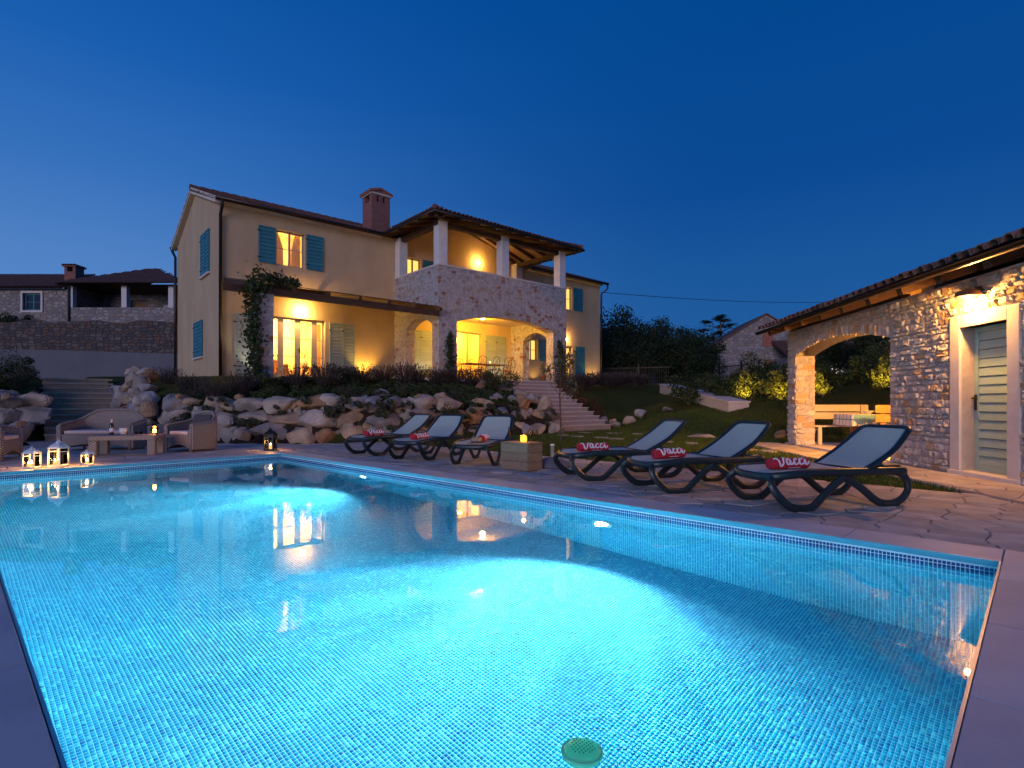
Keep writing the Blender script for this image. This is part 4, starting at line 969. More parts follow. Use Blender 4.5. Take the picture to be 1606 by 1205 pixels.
# ------------------------------------------------------------------ pergola in front of the villa door
pg = thing('pergola', 'dark timber pergola on a stone pillar along the villa front', 'pergola', (HC[0], HC[1], FLOOR), R(-5))
b = MB(); b.box(-.72, 6.92, -3.70, -3.56, 2.38, 2.60); b.build('beam', M['wood'], pg)
raf = MB().beam((0, -3.86, 2.62), (0, -.03, 3.40), .10, .14).mesh('rafter', M['wood'])
for k in range(7): link('rafter', raf, pg, (.21 + 1.115 * k, 0, 0))
brd = MB().box(.06, 6.94, -.105, .105, -.012, .012).mesh('board', M['wood'])
for k in range(16): y_ = -.2 - k * .225; link('board', brd, pg, (0, y_, 3.40 + (y_ + .03) * .2036 + .095), (R(11.5), 0, 0))
b = MB(); wall(b, (.18, -3.86), (.66, -3.86), -1.0, 2.376, .48, side=1); b.build('pillar', M['loggia'], pg)

# ------------------------------------------------------------------ stairs
gs = thing('garden_stairs', 'wide pale stone stairs climbing from the lawn to the loggia', 'stairs', (*HS(0, 0), 0), R(-5))
for k in range(12):
    d0 = 7.55 - k * .325; zt = .03 + (k + 1) * .1665
    b = MB(); ov = k * 0.0; b.box(9.1 - .04 * k, 12.6 + .02 * k, -d0, -d0 + .36 if k < 11 else -3.5, zt - .30, zt - .035); b.box(9.07 - .04 * k, 12.63 + .02 * k, -d0 - .03, -d0 + .33 if k < 11 else -3.62, zt - .033, zt)
    b.mi = [1] * 6 + [0] * 6; b.build('step', [M['step'], M['riser']], gs)
ls = thing('terrace_stairs', 'worn brown steps between boulders behind the wicker sofa', 'stairs', (*HS(0, 0), 0), R(-5))
for k in range(11):
    d0 = 1.6 - k * .5; zt = (k + 1) * .175
    b = MB(); b.box(-4.8 + rnd.uniform(-.06, .06), -2.85 + rnd.uniform(-.06, .06), -d0, -d0 + .60, zt - .055, zt); b.box(-4.75, -2.92, -d0 + .03, -d0 + .6, zt - .3, zt - .057, 1); b.build('step', [M['oldstep'], M['oldriser']], ls)

# ------------------------------------------------------------------ boulders
def rock_mesh(seed, name='boulder', m='boulder', cuts=1, flat=1.0):
    r = random.Random(seed); bm = bmesh.new()
    for i in range(15 if seed % 2 else 22):
        v = Vector((r.gauss(0, 1), r.gauss(0, 1), r.gauss(0, 1))).normalized() * r.uniform(.82, 1.0)
        mx_ = max(abs(v.x), abs(v.y), abs(v.z)); v = v.lerp(v / mx_ * .86, .55)       # squarish
        bm.verts.new((v.x * .5, v.y * .5, v.z * .5 * flat))
    hull = bmesh.ops.convex_hull(bm, input=bm.verts)
    bmesh.ops.delete(bm, geom=[v for v in bm.verts if not v.link_faces], context='VERTS')
    bmesh.ops.dissolve_limit(bm, angle_limit=.25, verts=bm.verts, edges=bm.edges)
    bmesh.ops.bevel(bm, geom=list(bm.edges), offset=.038, segments=2, affect='EDGES', clamp_overlap=True)
    bmesh.ops.triangulate(bm, faces=bm.faces)
    bmesh.ops.subdivide_edges(bm, edges=bm.edges, cuts=1, use_grid_fill=True)
    for v in bm.verts:
        n_ = mnoise.fractal(v.co * 2.6 + Vector((seed * 3.7, 0, 0)), 1, 2, 4); v.co += v.co.normalized() * n_ * .055
    me = bpy.data.meshes.new(name); bm.to_mesh(me); bm.free(); me.materials.append(M[m])
    for p in me.polygons: p.use_smooth = False
    return me
RV = [rock_mesh(i) for i in range(12)]; RA = [rock_mesh(i * 2 + 41, 'rock', cuts=1) for i in range(6)]
bw = thing('boulder_wall', 'retaining wall of large pale boulders below the villa terrace', 'retaining wall')
r_ = random.Random(21)
def boulder(x, y, z, w, dp, h, ang, parent=bw, name='boulder'):
    o = link(name, RV[r_.randrange(12)], parent, (x, y, z), (r_.uniform(-.12, .12), r_.uniform(-.16, .16), ang + r_.choice((0, pi)) + r_.uniform(-.15, .15)))
    o.scale = (w, dp, h); return o
def course(pts, rows, top_of):
    seg = [(Vector(a), Vector(b_)) for a, b_ in zip(pts, pts[1:])]; tot = sum((b_ - a).length for a, b_ in seg)
    def at(t):
        for a, b_ in seg:
            L_ = (b_ - a).length
            if t <= L_: return a.lerp(b_, t / L_), (b_ - a).normalized()
            t -= L_
        return seg[-1][1], (seg[-1][1] - seg[-1][0]).normalized()
    z = -.08
    for k, hh in enumerate(rows):
        t = -r_.uniform(0, .4)
        while t < tot:
            w = r_.uniform(.5, 1.25) * (1 if k < 2 else .85); p, d = at(max(0, t + w / 2)); nrm = Vector((-d.y, d.x))
            tz = top_of(min(1, max(0, (t + w / 2) / tot)))
            h = hh * r_.uniform(.85, 1.2); back = .16 * k
            if z + h * .62 < tz:
                q = p + nrm * (back + .22 + r_.uniform(-.07, .07)); boulder(q.x, q.y, z + h / 2, w * 1.20, .8, h * 1.30, atan2(d.y, d.x))
                for kk in range(2): e_ = nrm * (back + .14 + r_.uniform(-.04, .05)) + d * r_.uniform(-.6, .6) * w; g_ = r_.uniform(.16, .32); boulder(p.x + e_.x, p.y + e_.y, z + r_.uniform(0, 1) * h, g_ * 1.3, g_, g_, r_.uniform(0, 3))
            t += w * .90
        z += hh * .92
course([HS(-2.75, 1.6), HS(-2.55, 4.75), HS(.4, 7.55), HS(2, 8.05), HS(4.6, 8.35), HS(9.0, 8.0)], [.50, .46, .42, .36], lambda t: 1.42 - .42 * t)
for d_ in np.arange(-2.6, 4.7, .62):
    zb_ = max(0, min(1.9, (1.5 - d_) * .345)) - .05; zt_ = H(*HS(-2.1, d_)) - (.22 if d_ > .6 else .55); zz_ = zb_
    while zz_ < zt_:
        sz_ = r_.uniform(.48, .74); p = HS(-2.74 + .14 * (zz_ - zb_) + r_.uniform(-.08, .08), d_ + r_.uniform(-.12, .12)); boulder(p[0], p[1], zz_ + sz_ * .33, sz_ * 1.05, sz_ * .95, sz_ * .85, r_.uniform(0, 3)); zz_ += sz_ * .62
course([HS(-9.5, -.6), HS(-5.8, .7), HS(-5.1, 1.5), HS(-4.95, -3.0)], [.55, .5, .44], lambda t: 1.35)
for k in range(9):      # loose tops and steps' flank
    s = r_.uniform(1, 8.6); d = bline(s) - r_.uniform(.5, 1.6); p = HS(s, d); boulder(p[0], p[1], H(*p) + .06, r_.uniform(.3, .6), .45, r_.uniform(.25, .4), r_.uniform(0, 3))
for (s, d, sz) in ((8.3, 5.7, .6), (8.35, 6.9, .75), (8.6, 7.8, .8), (8.75, 8.3, .7), (8.2, 7.6, .8), (7.9, 8.2, .85), (8.5, 8.45, .75), (7.3, 8.35, .7), (8.95, 8.1, .6), (8.75, 7.3, .7), (7.6, 7.8, .75), (8.3, 6.0, .6), (7.7, 5.4, .55), (7.3, 5.8, .5), (-2.3, .9, .7), (-2.3, 0, .6), (-2.3, -1, .6), (-2.35, -2.1, .5)):
    p = HS(s, d); boulder(p[0], p[1], max(H(*p), H(HS(s - .4, d)[0], HS(s - .4, d)[1])) + .12, sz, sz * .8, sz * .75, r_.uniform(0, 3))
# rocks heaped at the right edge of the stairs and lying on the lawn, each its own thing
rocks = [((12.95, 6.1), .5, 'small pale rock highest beside the right edge of the garden stairs'), ((13.05, 6.75), .62, 'angular rock half way down the right edge of the garden stairs'),
         ((13.2, 7.35), .7, 'bulky pale rock beside the lowest right stair'), ((13.75, 7.6), .75, 'reddish upright rock in the heap right of the garden stairs'), ((14.35, 7.75), .85, 'largest white rock at the right end of the heap by the stairs'),
         ((13.5, 6.95), .5, 'small rock wedged at the back of the heap by the stairs'), ((15.0, 8.6), .75, 'long low rock on the lawn just right of the heap')]
for (sd, sz, lb_) in rocks:
    p = HS(*sd); o = link('rock', RA[r_.randrange(6)], None, (p[0], p[1], H(*p) + sz * .17), (r_.uniform(-.2, .2), r_.uniform(-.2, .2), r_.uniform(0, 6))); o.scale = (sz * .85, sz * .62, sz * (.62 if sd[0] < 15 else .30)); tag(o, lb_, 'rock', 'rocks by the garden stairs and lawn')
def on_lawn(X, Z): return (X * .694 + Z * .72, -X * .72 + Z * .694)
for (X, Z, sx_, sz_, lb_) in ((5.75, 16.6, 1.0, .16, 'flat white slab rock lying on the lawn behind the second lounger from the right'), (7.6, 15.6, .42, .34, 'pointed rock on the lawn behind the head of the second lounger from the right'),
                              (8.25, 15.9, .5, .28, 'rounded white rock on the grass left of the pool house pillar')):
    p = on_lawn(X, Z); o = link('rock', RA[r_.randrange(6)], None, (p[0], p[1], H(*p) + sz_ * .3), (0, 0, atan2(-.72, .694))); o.scale = (sx_, .4, sz_); tag(o, lb_, 'rock', 'rocks by the garden stairs and lawn')
k = 0
for (X0, Z0, X1, Z1, n) in ((1.6, 17.6, 4.6, 14.2, 7), (4.6, 12.6, 6.0, 11.4, 4), (2.6, 19.2, 4.3, 18.4, 3)):
    for i in range(n):
        t = i / (n - 1); p = on_lawn(X0 + (X1 - X0) * t + r_.uniform(-.1, .1), Z0 + (Z1 - Z0) * t)
        a = r_.uniform(0, 3); poly = [(cos(q) * r_.uniform(.2, .3), sin(q) * r_.uniform(.14, .2)) for q in np.linspace(0, 2 * pi, 8)[:-1]]
        tag(MB().prism(poly, -.04, .022).build('stepping_stone', M['paving'], None, (p[0], p[1], H(*p)), a), 'flat pale stepping stone sunk in the lawn grass', 'stepping stone', 'stepping stones across the lawn')

# ------------------------------------------------------------------ planter wall, far walls, old house, farmhouse
b = MB()
pA, pB = Vector((19.86, 8.2)), Vector((27.0, 14.9)); dd = (pB - pA).normalized(); nn = Vector((dd.y, -dd.x))
def pl(t, o): q = pA + dd * t + nn * o; return (q.x, q.y)
Ln = (pB - pA).length
a0, a1, c0, c1 = pl(0, 0), pl(Ln, 0), pl(0, .75), pl(Ln, .75); z0 = .55; zA, zB = 1.05, 2.02
b.add([(*a0, z0), (*a1, z0), (*c1, z0), (*c0, z0), (*a0, zA), (*a1, zB), (*c1, zB), (*c0, zA)], [(3, 2, 1, 0), (4, 5, 6, 7), (0, 4, 5, 1)[::-1], (1, 5, 6, 2)[::-1], (2, 6, 7, 3)[::-1], (3, 7, 4, 0)[::-1]])
plw = thing('planter_wall', 'low white rendered planter wall sloping down the lawn', 'wall'); b.build('body', M['white_render'], plw)
b = MB(); ov = .04
a0, a1, c0, c1 = pl(-ov, -ov), pl(Ln, -ov), pl(Ln, .79), pl(-ov, .79)
b.add([(*a0, zA + .003), (*a1, zB + .003), (*c0, zB + .003), (*c1, zA + .003), (*a0, zA + .06), (*a1, zB + .06), (*c0, zB + .06), (*c1, zA + .06)], [(3, 2, 1, 0), (4, 5, 6, 7), (0, 1, 5, 4), (1, 2, 6, 5), (2, 3, 7, 6), (3, 0, 4, 7)])
b.build('coping', M['frame_stone'], plw)
# concrete ramp wall and old stone wall on the left
def wline(t, off=0):
    a = Vector((2.4 - 8, 45.06 + 8)); c_ = Vector((9.85 + 6, 37.33 - 6)); d = (c_ - a).normalized(); n_ = Vector((-d.y, d.x)) * -1
    q = a.lerp(c_, t) - n_ * off; return (q.x, q.y)
WLEN = (Vector(wline(0)) - Vector(wline(1))).length; WANG = atan2(wline(1)[1] - wline(0)[1], wline(1)[0] - wline(0)[0])
b = MB(); wall(b, (0, 0), (WLEN, 0), 1.2, 4.35, .3, side=1, top=lambda u: 4.62 - .028 * u)
tag(b.build('concrete_wall', M['concrete'], None, (*wline(0), 0), WANG), 'plain grey concrete wall below the old stone wall at left', 'wall')
b = MB(); wall(b, (0, 0), (WLEN, 0), 2.6, 6.15, .4, side=1, brk=list(np.arange(.7, WLEN - .5, .9)), top=lambda u: 6.15 + .09 * sin(u * 1.7) + .05 * sin(u * 4.1))
tag(b.build('stone_wall', M['rubble_dark'], None, (*wline(0, 1.4), 0), WANG), 'dark old rubble retaining wall under the neighbouring house', 'wall')
# old house frame: local x along wall line
oa = Vector((5.98, 48.55)); od = Vector((11.18 - 2.76, 43.15 - 51.89)).normalized(); oang = atan2(od.y, od.x)
oh = thing('old_stone_house', 'old stone house with columned balcony and tiled roof at far left', 'house', (oa.x, oa.y, 6.1), oang)
b = MB(); wall(b, (-12, .6), (-.15, .6), -.5, 3.0, .4, openings=[(12 - 3.55, 12 - 2.3, 1.45, 2.65)], side=1); b.build('wall', M['rubble_far'], oh)
window(oh, 'window', (-2.93, .72, 1.45), 0, 1.2, 1.2, 2, 2, 'dark_glass', fr=.08, frame='teal')
b = MB(); b.box(-3.7, -3.56, .52, .6, 1.3, 2.8); b.box(-2.29, -2.15, .52, .6, 1.3, 2.8); b.box(-3.56, -2.29, .52, .6, 2.66, 2.8); b.box(-3.56, -2.29, .52, .6, 1.3, 1.44); b.build('window_surround', M['frame_stone'], oh)
b = MB(); wall(b, (0, 0), (7.4, 0), -.6, 1.55, .35, side=1); wall(b, (0, 3.0), (7.4, 3.0), -.6, 3.3, .3, openings=[(2.3, 3.5, 1.0, 2.6)], side=1); wall(b, (-.15, .58), (-.15, 3.3), -.6, 3.2, .3, side=-1)
wall(b, (7.4, .36), (7.4, 3.2), -.6, 1.55, .3, side=1); b.build('balcony', M['rubble_far'], oh)
for xx in (.02, 3.75, 7.0): MB().box(0, .36, .0, .36, 1.552, 3.1).build('column', M['column'], oh, (xx, .01, 0))
b = MB(); b.box(2.3, 3.5, 3.31, 3.4, 1.0, 2.6); b.build('door', M['bench_dark'], oh)
b = MB(); b.box(5.0, 5.6, 2.7, 2.98, 1.55, 2.2); b.build('parapet_block', M['column'], oh)
b = MB(); b.tube([(.16, -.12, 3.0), (.16, -.08, 2.8), (.16, -.08, -.5)], .07, 8); b.tube([(7.65, -.12, 3.0), (7.6, -.08, 2.8), (7.6, -.08, -.5)], .06, 8); b.build('downpipe', M['gutter'], oh)
b = MB()
b.add([(-12.2, .2, 3.0), (-.5, .2, 3.0), (-.5, 3.4, 4.55), (-12.2, 3.4, 4.55)], [(0, 1, 2, 3)]); b.add([(-12.2, .2, 2.92), (-.5, .2, 2.92), (-.5, 3.4, 4.47), (-12.2, 3.4, 4.47)], [(3, 2, 1, 0)])
b.add([(-.5, -.5, 3.12), (8.0, -.5, 3.12), (3.75, 3.6, 5.05), (-.5, 5.5, 3.12), (8.0, 5.5, 3.12), (3.75, 5.5, 5.05)], [(0, 1, 2), (0, 2, 5, 3), (1, 4, 5, 2)])
b.add([(-.5, -.5, 3.04), (8.0, -.5, 3.04), (8, 4.6, 3.06), (-.5, 4.6, 3.06)], [(3, 2, 1, 0)])
b.box(8.05, 14, 1.5, 8, 1.0, 3.6)
orf = b.build('roof', M['wood'], oh)
tl = MB(); barrel_tiles(tl, -12.2, -.5, .14, 3.4, 3.02, .484, .22, .45, .095, True)
barrel_tiles(tl, -.5, 8.0, -.56, 3.6, 3.12, .471, .22, .45, .095, True, xclip=lambda x, y: y + .5 < 4.1 * min(x + .5, 8 - x) / 4.25 + .05)
barrel_tiles(tl, 8.1, 14.2, 1.4, 5, 3.6, .4, .22, .45, .095, True)
tag(tl.build('roof_tiles', M['tile'], orf), kind='stuff')
b = MB(); b.box(-1.25, -.45, 1.3, 2.1, 3.0, 4.35); b.box(-1.25, -1.05, 1.3, 2.1, 4.35, 4.7); b.box(-.65, -.45, 1.3, 2.1, 4.35, 4.7); b.box(-1.35, -.35, 1.2, 2.2, 4.7, 4.78)
ochm = b.build('chimney', M['brickwork'], oh); tl = MB()
for k in range(5): tile_at(tl, -1.25 + k * .2, 1.15, 2.25, 4.8, 4.8, .1)
tl.build('chimney_cap', M['tile'], ochm)
# farmhouse far right
def FW(u, Z): X = (u - 803) / 861 * Z; return (X * .694 + Z * .72, -X * .72 + Z * .694)
fa = Vector((45.9, 20.2)); fang = R(-52)
fh = thing('stone_farmhouse', 'pale stone farmhouse with a tall gable behind the garden at right', 'house', (fa.x, fa.y, 2.1), fang)
b = MB(); wall(b, (0, 0), (8.6, 0), -1.5, 3.8, .5, openings=[(3.9, 4.7, 3.9, 5.2), (4.1, 4.75, .6, 2.6)] if False else [(4.1, 4.75, .5, 2.6)], side=1, brk=(4.3,), top=lambda u: 3.75 + (4.3 - abs(u - 4.3)) * .62)
wall(b, (0, 8), (0, .5), -1.5, 3.7, .5, side=1)
wall(b, (-5.2, 1.2), (-.03, 1.2), -1.5, 2.2, .4, openings=[(.7, 1.9, -1.0, 1.7)], side=1)
wall(b, (4.9, -3.2), (10.5, -3.2), -1.5, 2.6, .4, openings=[(3.2, 4.2, .9, 2.1)], side=1); wall(b, (4.9, -.02), (4.9, -2.78), -1.5, 2.6, .3, side=1)
b.build('wall', M['rubble_far'], fh)
b = MB(); b.box(4.0, 4.85, -.06, -.004, 3.75, 4.9); b.build('shutter', M['brick'], fh)
b = MB(); b.box(4.1, 4.75, .2, .26, .5, 2.6); b.build('door', M['bench_dark'], fh)
b = MB(); b.box(-4.5, -3.3, 1.4, 1.46, -1.0, 1.7); b.build('shed_door', M['bench_dark'], fh)
window(fh, 'window', (8.6, -3.02, .9), 0, 1.0, 1.2, 1, 1, 'win_white')
b = MB()
def pitched(xa, xb, ya, za, yb, zb, th=.14): b.add([(xa, ya, za), (xb, ya, za), (xb, yb, zb), (xa, yb, zb), (xa, ya, za + th), (xb, ya, za + th), (xb, yb, zb + th), (xa, yb, zb + th)], [(3, 2, 1, 0), (4, 5, 6, 7), (0, 1, 5, 4), (1, 2, 6, 5), (2, 3, 7, 6), (3, 0, 4, 7)])
pitched(-5.4, -.04, .9, 2.2, 5, 3.9); pitched(4.7, 10.7, -3.5, 2.6, -.05, 4.0)
for (xa, za, xb, zb) in ((-.3, 3.6, 4.3, 6.44), (8.9, 3.6, 4.3, 6.44)):
    b.add([(xa, -.15, za), (xb, -.15, zb), (xb, 8, zb), (xa, 8, za), (xa, -.15, za + .13), (xb, -.15, zb + .13), (xb, 8, zb + .13), (xa, 8, za + .13)], [(0, 1, 2, 3), (7, 6, 5, 4), (0, 4, 5, 1), (3, 2, 6, 7), (0, 3, 7, 4)])
frf = b.build('roof', M['tile'], fh)
tl = MB(); barrel_tiles(tl, -5.4, -.05, .86, 5, 2.36, .41, .24, .5, .1, True); barrel_tiles(tl, 4.7, 10.7, -3.55, -.05, 2.76, .405, .24, .5, .1, True); tag(tl.build('roof_tiles', M['tile'], frf), kind='stuff')
# second farm wall seen through the pool house arch
q = FW(1330, 46); fh2 = thing('stone_barn', 'pale stone barn seen through the pool house arch', 'barn', (q[0], q[1], 1.8), R(-46))
b = MB(); wall(b, (-4.5, 0), (4.5, 0), -1, 5.0, .5, openings=[(5.3, 6.3, 3.4, 4.3)], side=1); b.build('wall', M['rubble_far'], fh2)
b = MB(); pitched(-4.7, 4.7, -.4, 4.9, 4, 6.6); b.build('roof', M['tile'], fh2); b = MB(); b.box(.8, 1.8, .2, .26, 3.4, 4.3); b.build('window', M['dark_glass'], fh2)

# ------------------------------------------------------------------ plants
def leaves(n, seed, size=.06, shape='ball', rx=1, ry=1, rz_=1, shell=.55, ratio=.5, clumps=7, droop=.3, crr=(.20, .50)):
    """many leaf sized rhombs gathered round clump centres inside a unit volume"""
    g = np.random.default_rng(seed)
    cc = g.normal(size=(clumps, 3)); cc /= np.linalg.norm(cc, axis=1)[:, None]; cc *= g.uniform(.15, .85, (clumps, 1)); cr = g.uniform(*crr, clumps)
    k = g.integers(0, clumps, n); d = g.normal(size=(n, 3)); d /= np.linalg.norm(d, axis=1)[:, None]
    p = cc[k] + d * (cr[k] * g.uniform(shell, 1.05, n))[:, None]
    nrm = d + g.normal(size=(n, 3)) * .6; nrm /= np.linalg.norm(nrm, axis=1)[:, None]
    a = np.cross(nrm, g.normal(size=(n, 3))); a /= np.linalg.norm(a, axis=1)[:, None]; b = np.cross(nrm, a)
    s = size * g.uniform(.6, 1.4, n)[:, None]
    p = p * np.array([rx, ry, rz_])
    V = np.stack([p - a * s, p + b * s * ratio + nrm * s * .15, p + a * s, p - b * s * ratio + nrm * s * .15], 1).reshape(-1, 3)
    F = np.arange(4 * n).reshape(-1, 4)
    return V, F
def spikes(n, seed, h=.8, spread=.6, thick=.012, head=.1):
    """upright stems that fan out, each with a small flower head"""
    g = np.random.default_rng(seed); V = []; F = []
    for i in range(n):
        a = g.uniform(0, 2 * pi); r0 = spread * .35 * sqrt(g.uniform()); lean = g.uniform(.1, 1) * spread; hh = h * g.uniform(.7, 1.1) * (1 - .25 * lean / max(spread, .01))
        b0 = np.array([r0 * cos(a), r0 * sin(a), 0]); t = np.array([b0[0] + lean * cos(a), b0[1] + lean * sin(a), hh]); m_ = (b0 + t) / 2 + np.array([0, 0, .12 * h])
        pa = a + pi / 2 + g.uniform(-1.2, 1.2); w = np.array([cos(pa), sin(pa), 0]) * thick
        o = len(V); V += [b0 - w, b0 + w, m_ + w, m_ - w, t + w * .5, t - w * .5]; F += [(o, o + 1, o + 2, o + 3), (o + 3, o + 2, o + 4, o + 5)]
        if head:
            o = len(V); hw_ = w * 2.4; V += [t - np.array([0, 0, head]) , t + hw_ - np.array([0, 0, head * .4]), t + np.array([0, 0, head * .4]), t - hw_ - np.array([0, 0, head * .4])]; F += [(o, o + 1, o + 2, o + 3)]
    return np.array(V), np.array(F)
LVs = {}
def leafset(key, mk, *a, **k):
    if (key, mk) not in LVs: LVs[(key, mk)] = npmesh('foliage', *leaves(*a, **k), M[mk])
    return LVs[(key, mk)]
SHM = [npmesh('foliage', *leaves(1500, 100 + i, .055, clumps=9), M['leaf']) for i in range(4)]
SHO = [npmesh('foliage', *leaves(1500, 110 + i, .05, clumps=9, ratio=.35), M['leaf_o']) for i in range(3)]
SHY = [npmesh('foliage', *leaves(900, 120 + i, .07, clumps=16), M['leaf_y']) for i in range(3)]
SHR = [npmesh('foliage', *leaves(1200, 130 + i, .06, clumps=8), M['rust_leaf']) for i in range(2)]
LAV = []
for i in range(4):
    V1, F1 = leaves(900, 140 + i, .045, clumps=10, ratio=.25, rz_=.7); V2, F2 = spikes(170, 150 + i, 1.15, .75, .008, .09)
    V2[:, 2] -= .3
    LAV.append(npmesh('foliage', np.concatenate([V1, V2]), np.concatenate([F1, F2 + len(V1)]), M['lav']))
r_ = random.Random(31)
def shrub(x, y, r, h, meshes, label, group, sink=.1, name='shrub', z=None, cat='shrub'):
    z = (H(x, y) if z is None else z)
    o = thing(name, label, cat, (x, y, z), r_.uniform(0, 6), group)
    f_ = link('foliage', meshes[r_.randrange(len(meshes))], o, (0, 0, h * .5 - sink)); f_.scale = (r * 1.25, r * 1.25, h * .72)
    st = MB()
    for k in range(3): a = k * 2.1; st.tube([(0.03 * cos(a), .03 * sin(a), -.08), (.2 * r * cos(a), .2 * r * sin(a), h * .35)], [.02, .01], 5)
    st.build('stem', M['bark'], o)
    return o
# terrace hedge of lavender and low shrubs, in front of the villa
hedge = []
s = -2.0; k = 0
while s < 8.6:
    d = (5.3 if s < -.5 else 5.6 if s < 2 else 5.3) + r_.uniform(-.25, .25)
    hedge.append((s, d)); s += r_.uniform(.62, .82)
for i, (s, d) in enumerate(hedge):
    p = HS(s, d)
    if s < 3.4 and i % 3 == 0: shrub(*p, r_.uniform(.5, .62), r_.uniform(.7, .9), SHM, 'dark green rounded shrub in the terrace bed below the villa', 'dark shrubs of the terrace bed')
    else: shrub(*p, r_.uniform(.55, .7), r_.uniform(.62, .8), LAV, 'lavender bush with spent stalks in the row below the villa', 'lavender bushes along the terrace')
for i in range(12):
    s = -1.6 + i * .86; d = bline(s) - 1.45 + r_.uniform(-.3, .3); p = HS(s, d)
    shrub(*p, r_.uniform(.34, .5), r_.uniform(.3, .45), SHM if i % 2 else SHO, 'low spreading plant just above the boulder wall', 'low plants above the boulder wall')
for i in range(11):
    s = 13.6 + i * .72; d = 4.1 - .12 * i + r_.uniform(-.2, .2); p = HS(s, d)
    shrub(*p, .62, .85, LAV, 'lavender bush in the hedge right of the garden stairs', 'lavender hedge right of the stairs')
for i, (s, d) in enumerate(((12.95, 4.9), (13.2, 5.5), (13.0, 4.3), (13.6, 5.9))):
    shrub(*HS(s, d), .45, .7, SHR, 'rusty leaved shrub along the right edge of the garden stairs', 'rusty shrubs by the stairs')
for (s, d, r0, h, mm, lb_) in ((7.9, 6.2, .62, .85, SHM, 'bushy green shrub left of the garden stairs under the arch'), (-6.2, -.6, .9, 1.25, SHM, 'broad dark shrub above the boulders at the left edge'), (-5.6, .2, .5, .6, SHM, 'small shrub among the boulders left of the brown steps'),
                               (-7.4, -.9, 1.0, 1.3, SHM, 'tall dark bush at the left edge of the photo'), (-5.35, -1.5, .55, .8, SHO, 'grey green bush beside the middle of the brown steps on their left'), (-5.5, -2.6, .6, .9, SHM, 'dark bush beside the upper brown steps on their left'), (-5.5, -3.8, .6, .9, SHO, 'grey green bush at the top left of the brown steps'), (4.2, 8.15, .32, .8, SHM, 'trailing green plant hanging over the boulders behind the first lounger'), (-1.7, 3.9, .5, .62, LAV, 'lavender bush beside the top of the brown steps'), (-2.0, 2.6, .45, .6, LAV, 'tall grassy plant right of the brown steps')):
    shrub(*HS(s, d), r0, h, mm, lb_, None)
for i in range(7):
    p = HS(-8.5 + i * 1.6, -24.4 - r_.uniform(0, .6) - 1.1 * (4 - i) * .85); 
q0 = oa - od * 6.2
for i in range(4):
    q = oa - od * (1.8 + i * 1.15) + Vector((od.y, -od.x)) * .9; shrub(q.x, q.y, .85, 1.15, SHM, 'dark bush in front of the old stone house', 'bushes by the old house', z=6.1)
# uplit bushes of the garden on the right, each with its spotlight
upl = [((9.15, 21.7), .55, 1.1), ((9.6, 19.8), .55, 1.05), ((10.6, 19.0), .5, .9), ((12.0, 17.8), .5, .95)]
for i, ((X, Z), r0, h) in enumerate(upl):
    p = on_lawn(X, Z); z = H(*p)
    shrub(*p, r0, h, SHY, ['glowing yellow green bush right of the planter wall', 'glowing yellow green bush next to the pool house pillar', 'lit bush seen at the left in the pool house arch', 'lit bush seen at the right in the pool house arch'][i], 'bushes lit from the ground')
    q = (p[0] - .60, p[1] - .30)
    sp = thing('garden_spotlight', ['small spotlight in the grass before the left glowing bush', 'small spotlight in the grass before the glowing bush beside the pillar', 'small spotlight before the left bush in the arch', 'small spotlight before the right bush in the arch'][i], 'spotlight', (q[0], q[1], H(*q)))
    MB().lathe([(.01, -.05), (.01, .08), (.05, .1), (.06, .17)], 10).build('housing', M['dark_metal'], sp); MB().lathe([(0, .165), (.05, .165), (.05, .172), (0, .175)], 10).build('lens', M['spot_lens'], sp)
    light('SPOT', 'beam', sp, (0, 0, .2), 95, (1, .62, .08), .04, (p[0] - q[0], p[1] - q[1], .62), 95, .5)
for i in range(13):
    X, Z = [(7.6, 24), (8.4, 23), (9.2, 22.4), (9.0, 24.4), (10.0, 22), (10.6, 21), (11.5, 20.4), (12.4, 19.6), (13.3, 18.8), (13.8, 21), (12.2, 22.5), (11.0, 24), (14.6, 20)][i]
    p = on_lawn(X, Z); shrub(*p, r_.uniform(.7, 1.0), r_.uniform(1.0, 1.5), SHM, 'dark shrub in the border behind the garden lights', 'dark border shrubs')
for (X, Z) in ((9.35, 17.0), (9.0, 17.5)):
    shrub(*on_lawn(X, Z), .35, .5, SHO, 'small grey leaved plant on the lawn left of the pool house', 'grey plants left of the pool house')
# trees behind
TRM = [npmesh('crown', *leaves(6200, 200 + i, .04, clumps=30, shell=.45, crr=(.24, .42)), M['ever']) for i in range(4)]
def tree(x, y, h, r, label, group, z=None, meshes=TRM, name='tree', squash=1, trunk=.3, cb=.22):
    z = H(x, y) if z is None else z
    o = thing(name, label, 'tree', (x, y, z), r_.uniform(0, 6), group)
    t = MB(); bend = r_.uniform(-.1, .1) * h
    t.tube([(0, 0, -.3), (bend * .3, 0, h * .25), (bend * .6, .05, h * .5), (bend, 0, h * .8)], [.035 * h, .028 * h, .02 * h, .006 * h], 7)
    for k in range(6):
        a = k * 2.4; z0_ = h * (.3 + .07 * k); t.tube([(bend * .5, 0, z0_), (r * .4 * cos(a), r * .4 * sin(a), z0_ + .12 * h), (r * .75 * cos(a), r * .75 * sin(a), z0_ + .2 * h)], [.012 * h, .008 * h, .003 * h], 5)
    t.build('trunk', M['bark'], o, smooth=True)
    c_ = link('crown', meshes[r_.randrange(len(meshes))], o, (0, 0, h * (.5 + cb / 2))); c_.scale = (r * 1.15, r * 1.15, h * (1 - cb) * .58)
    return o
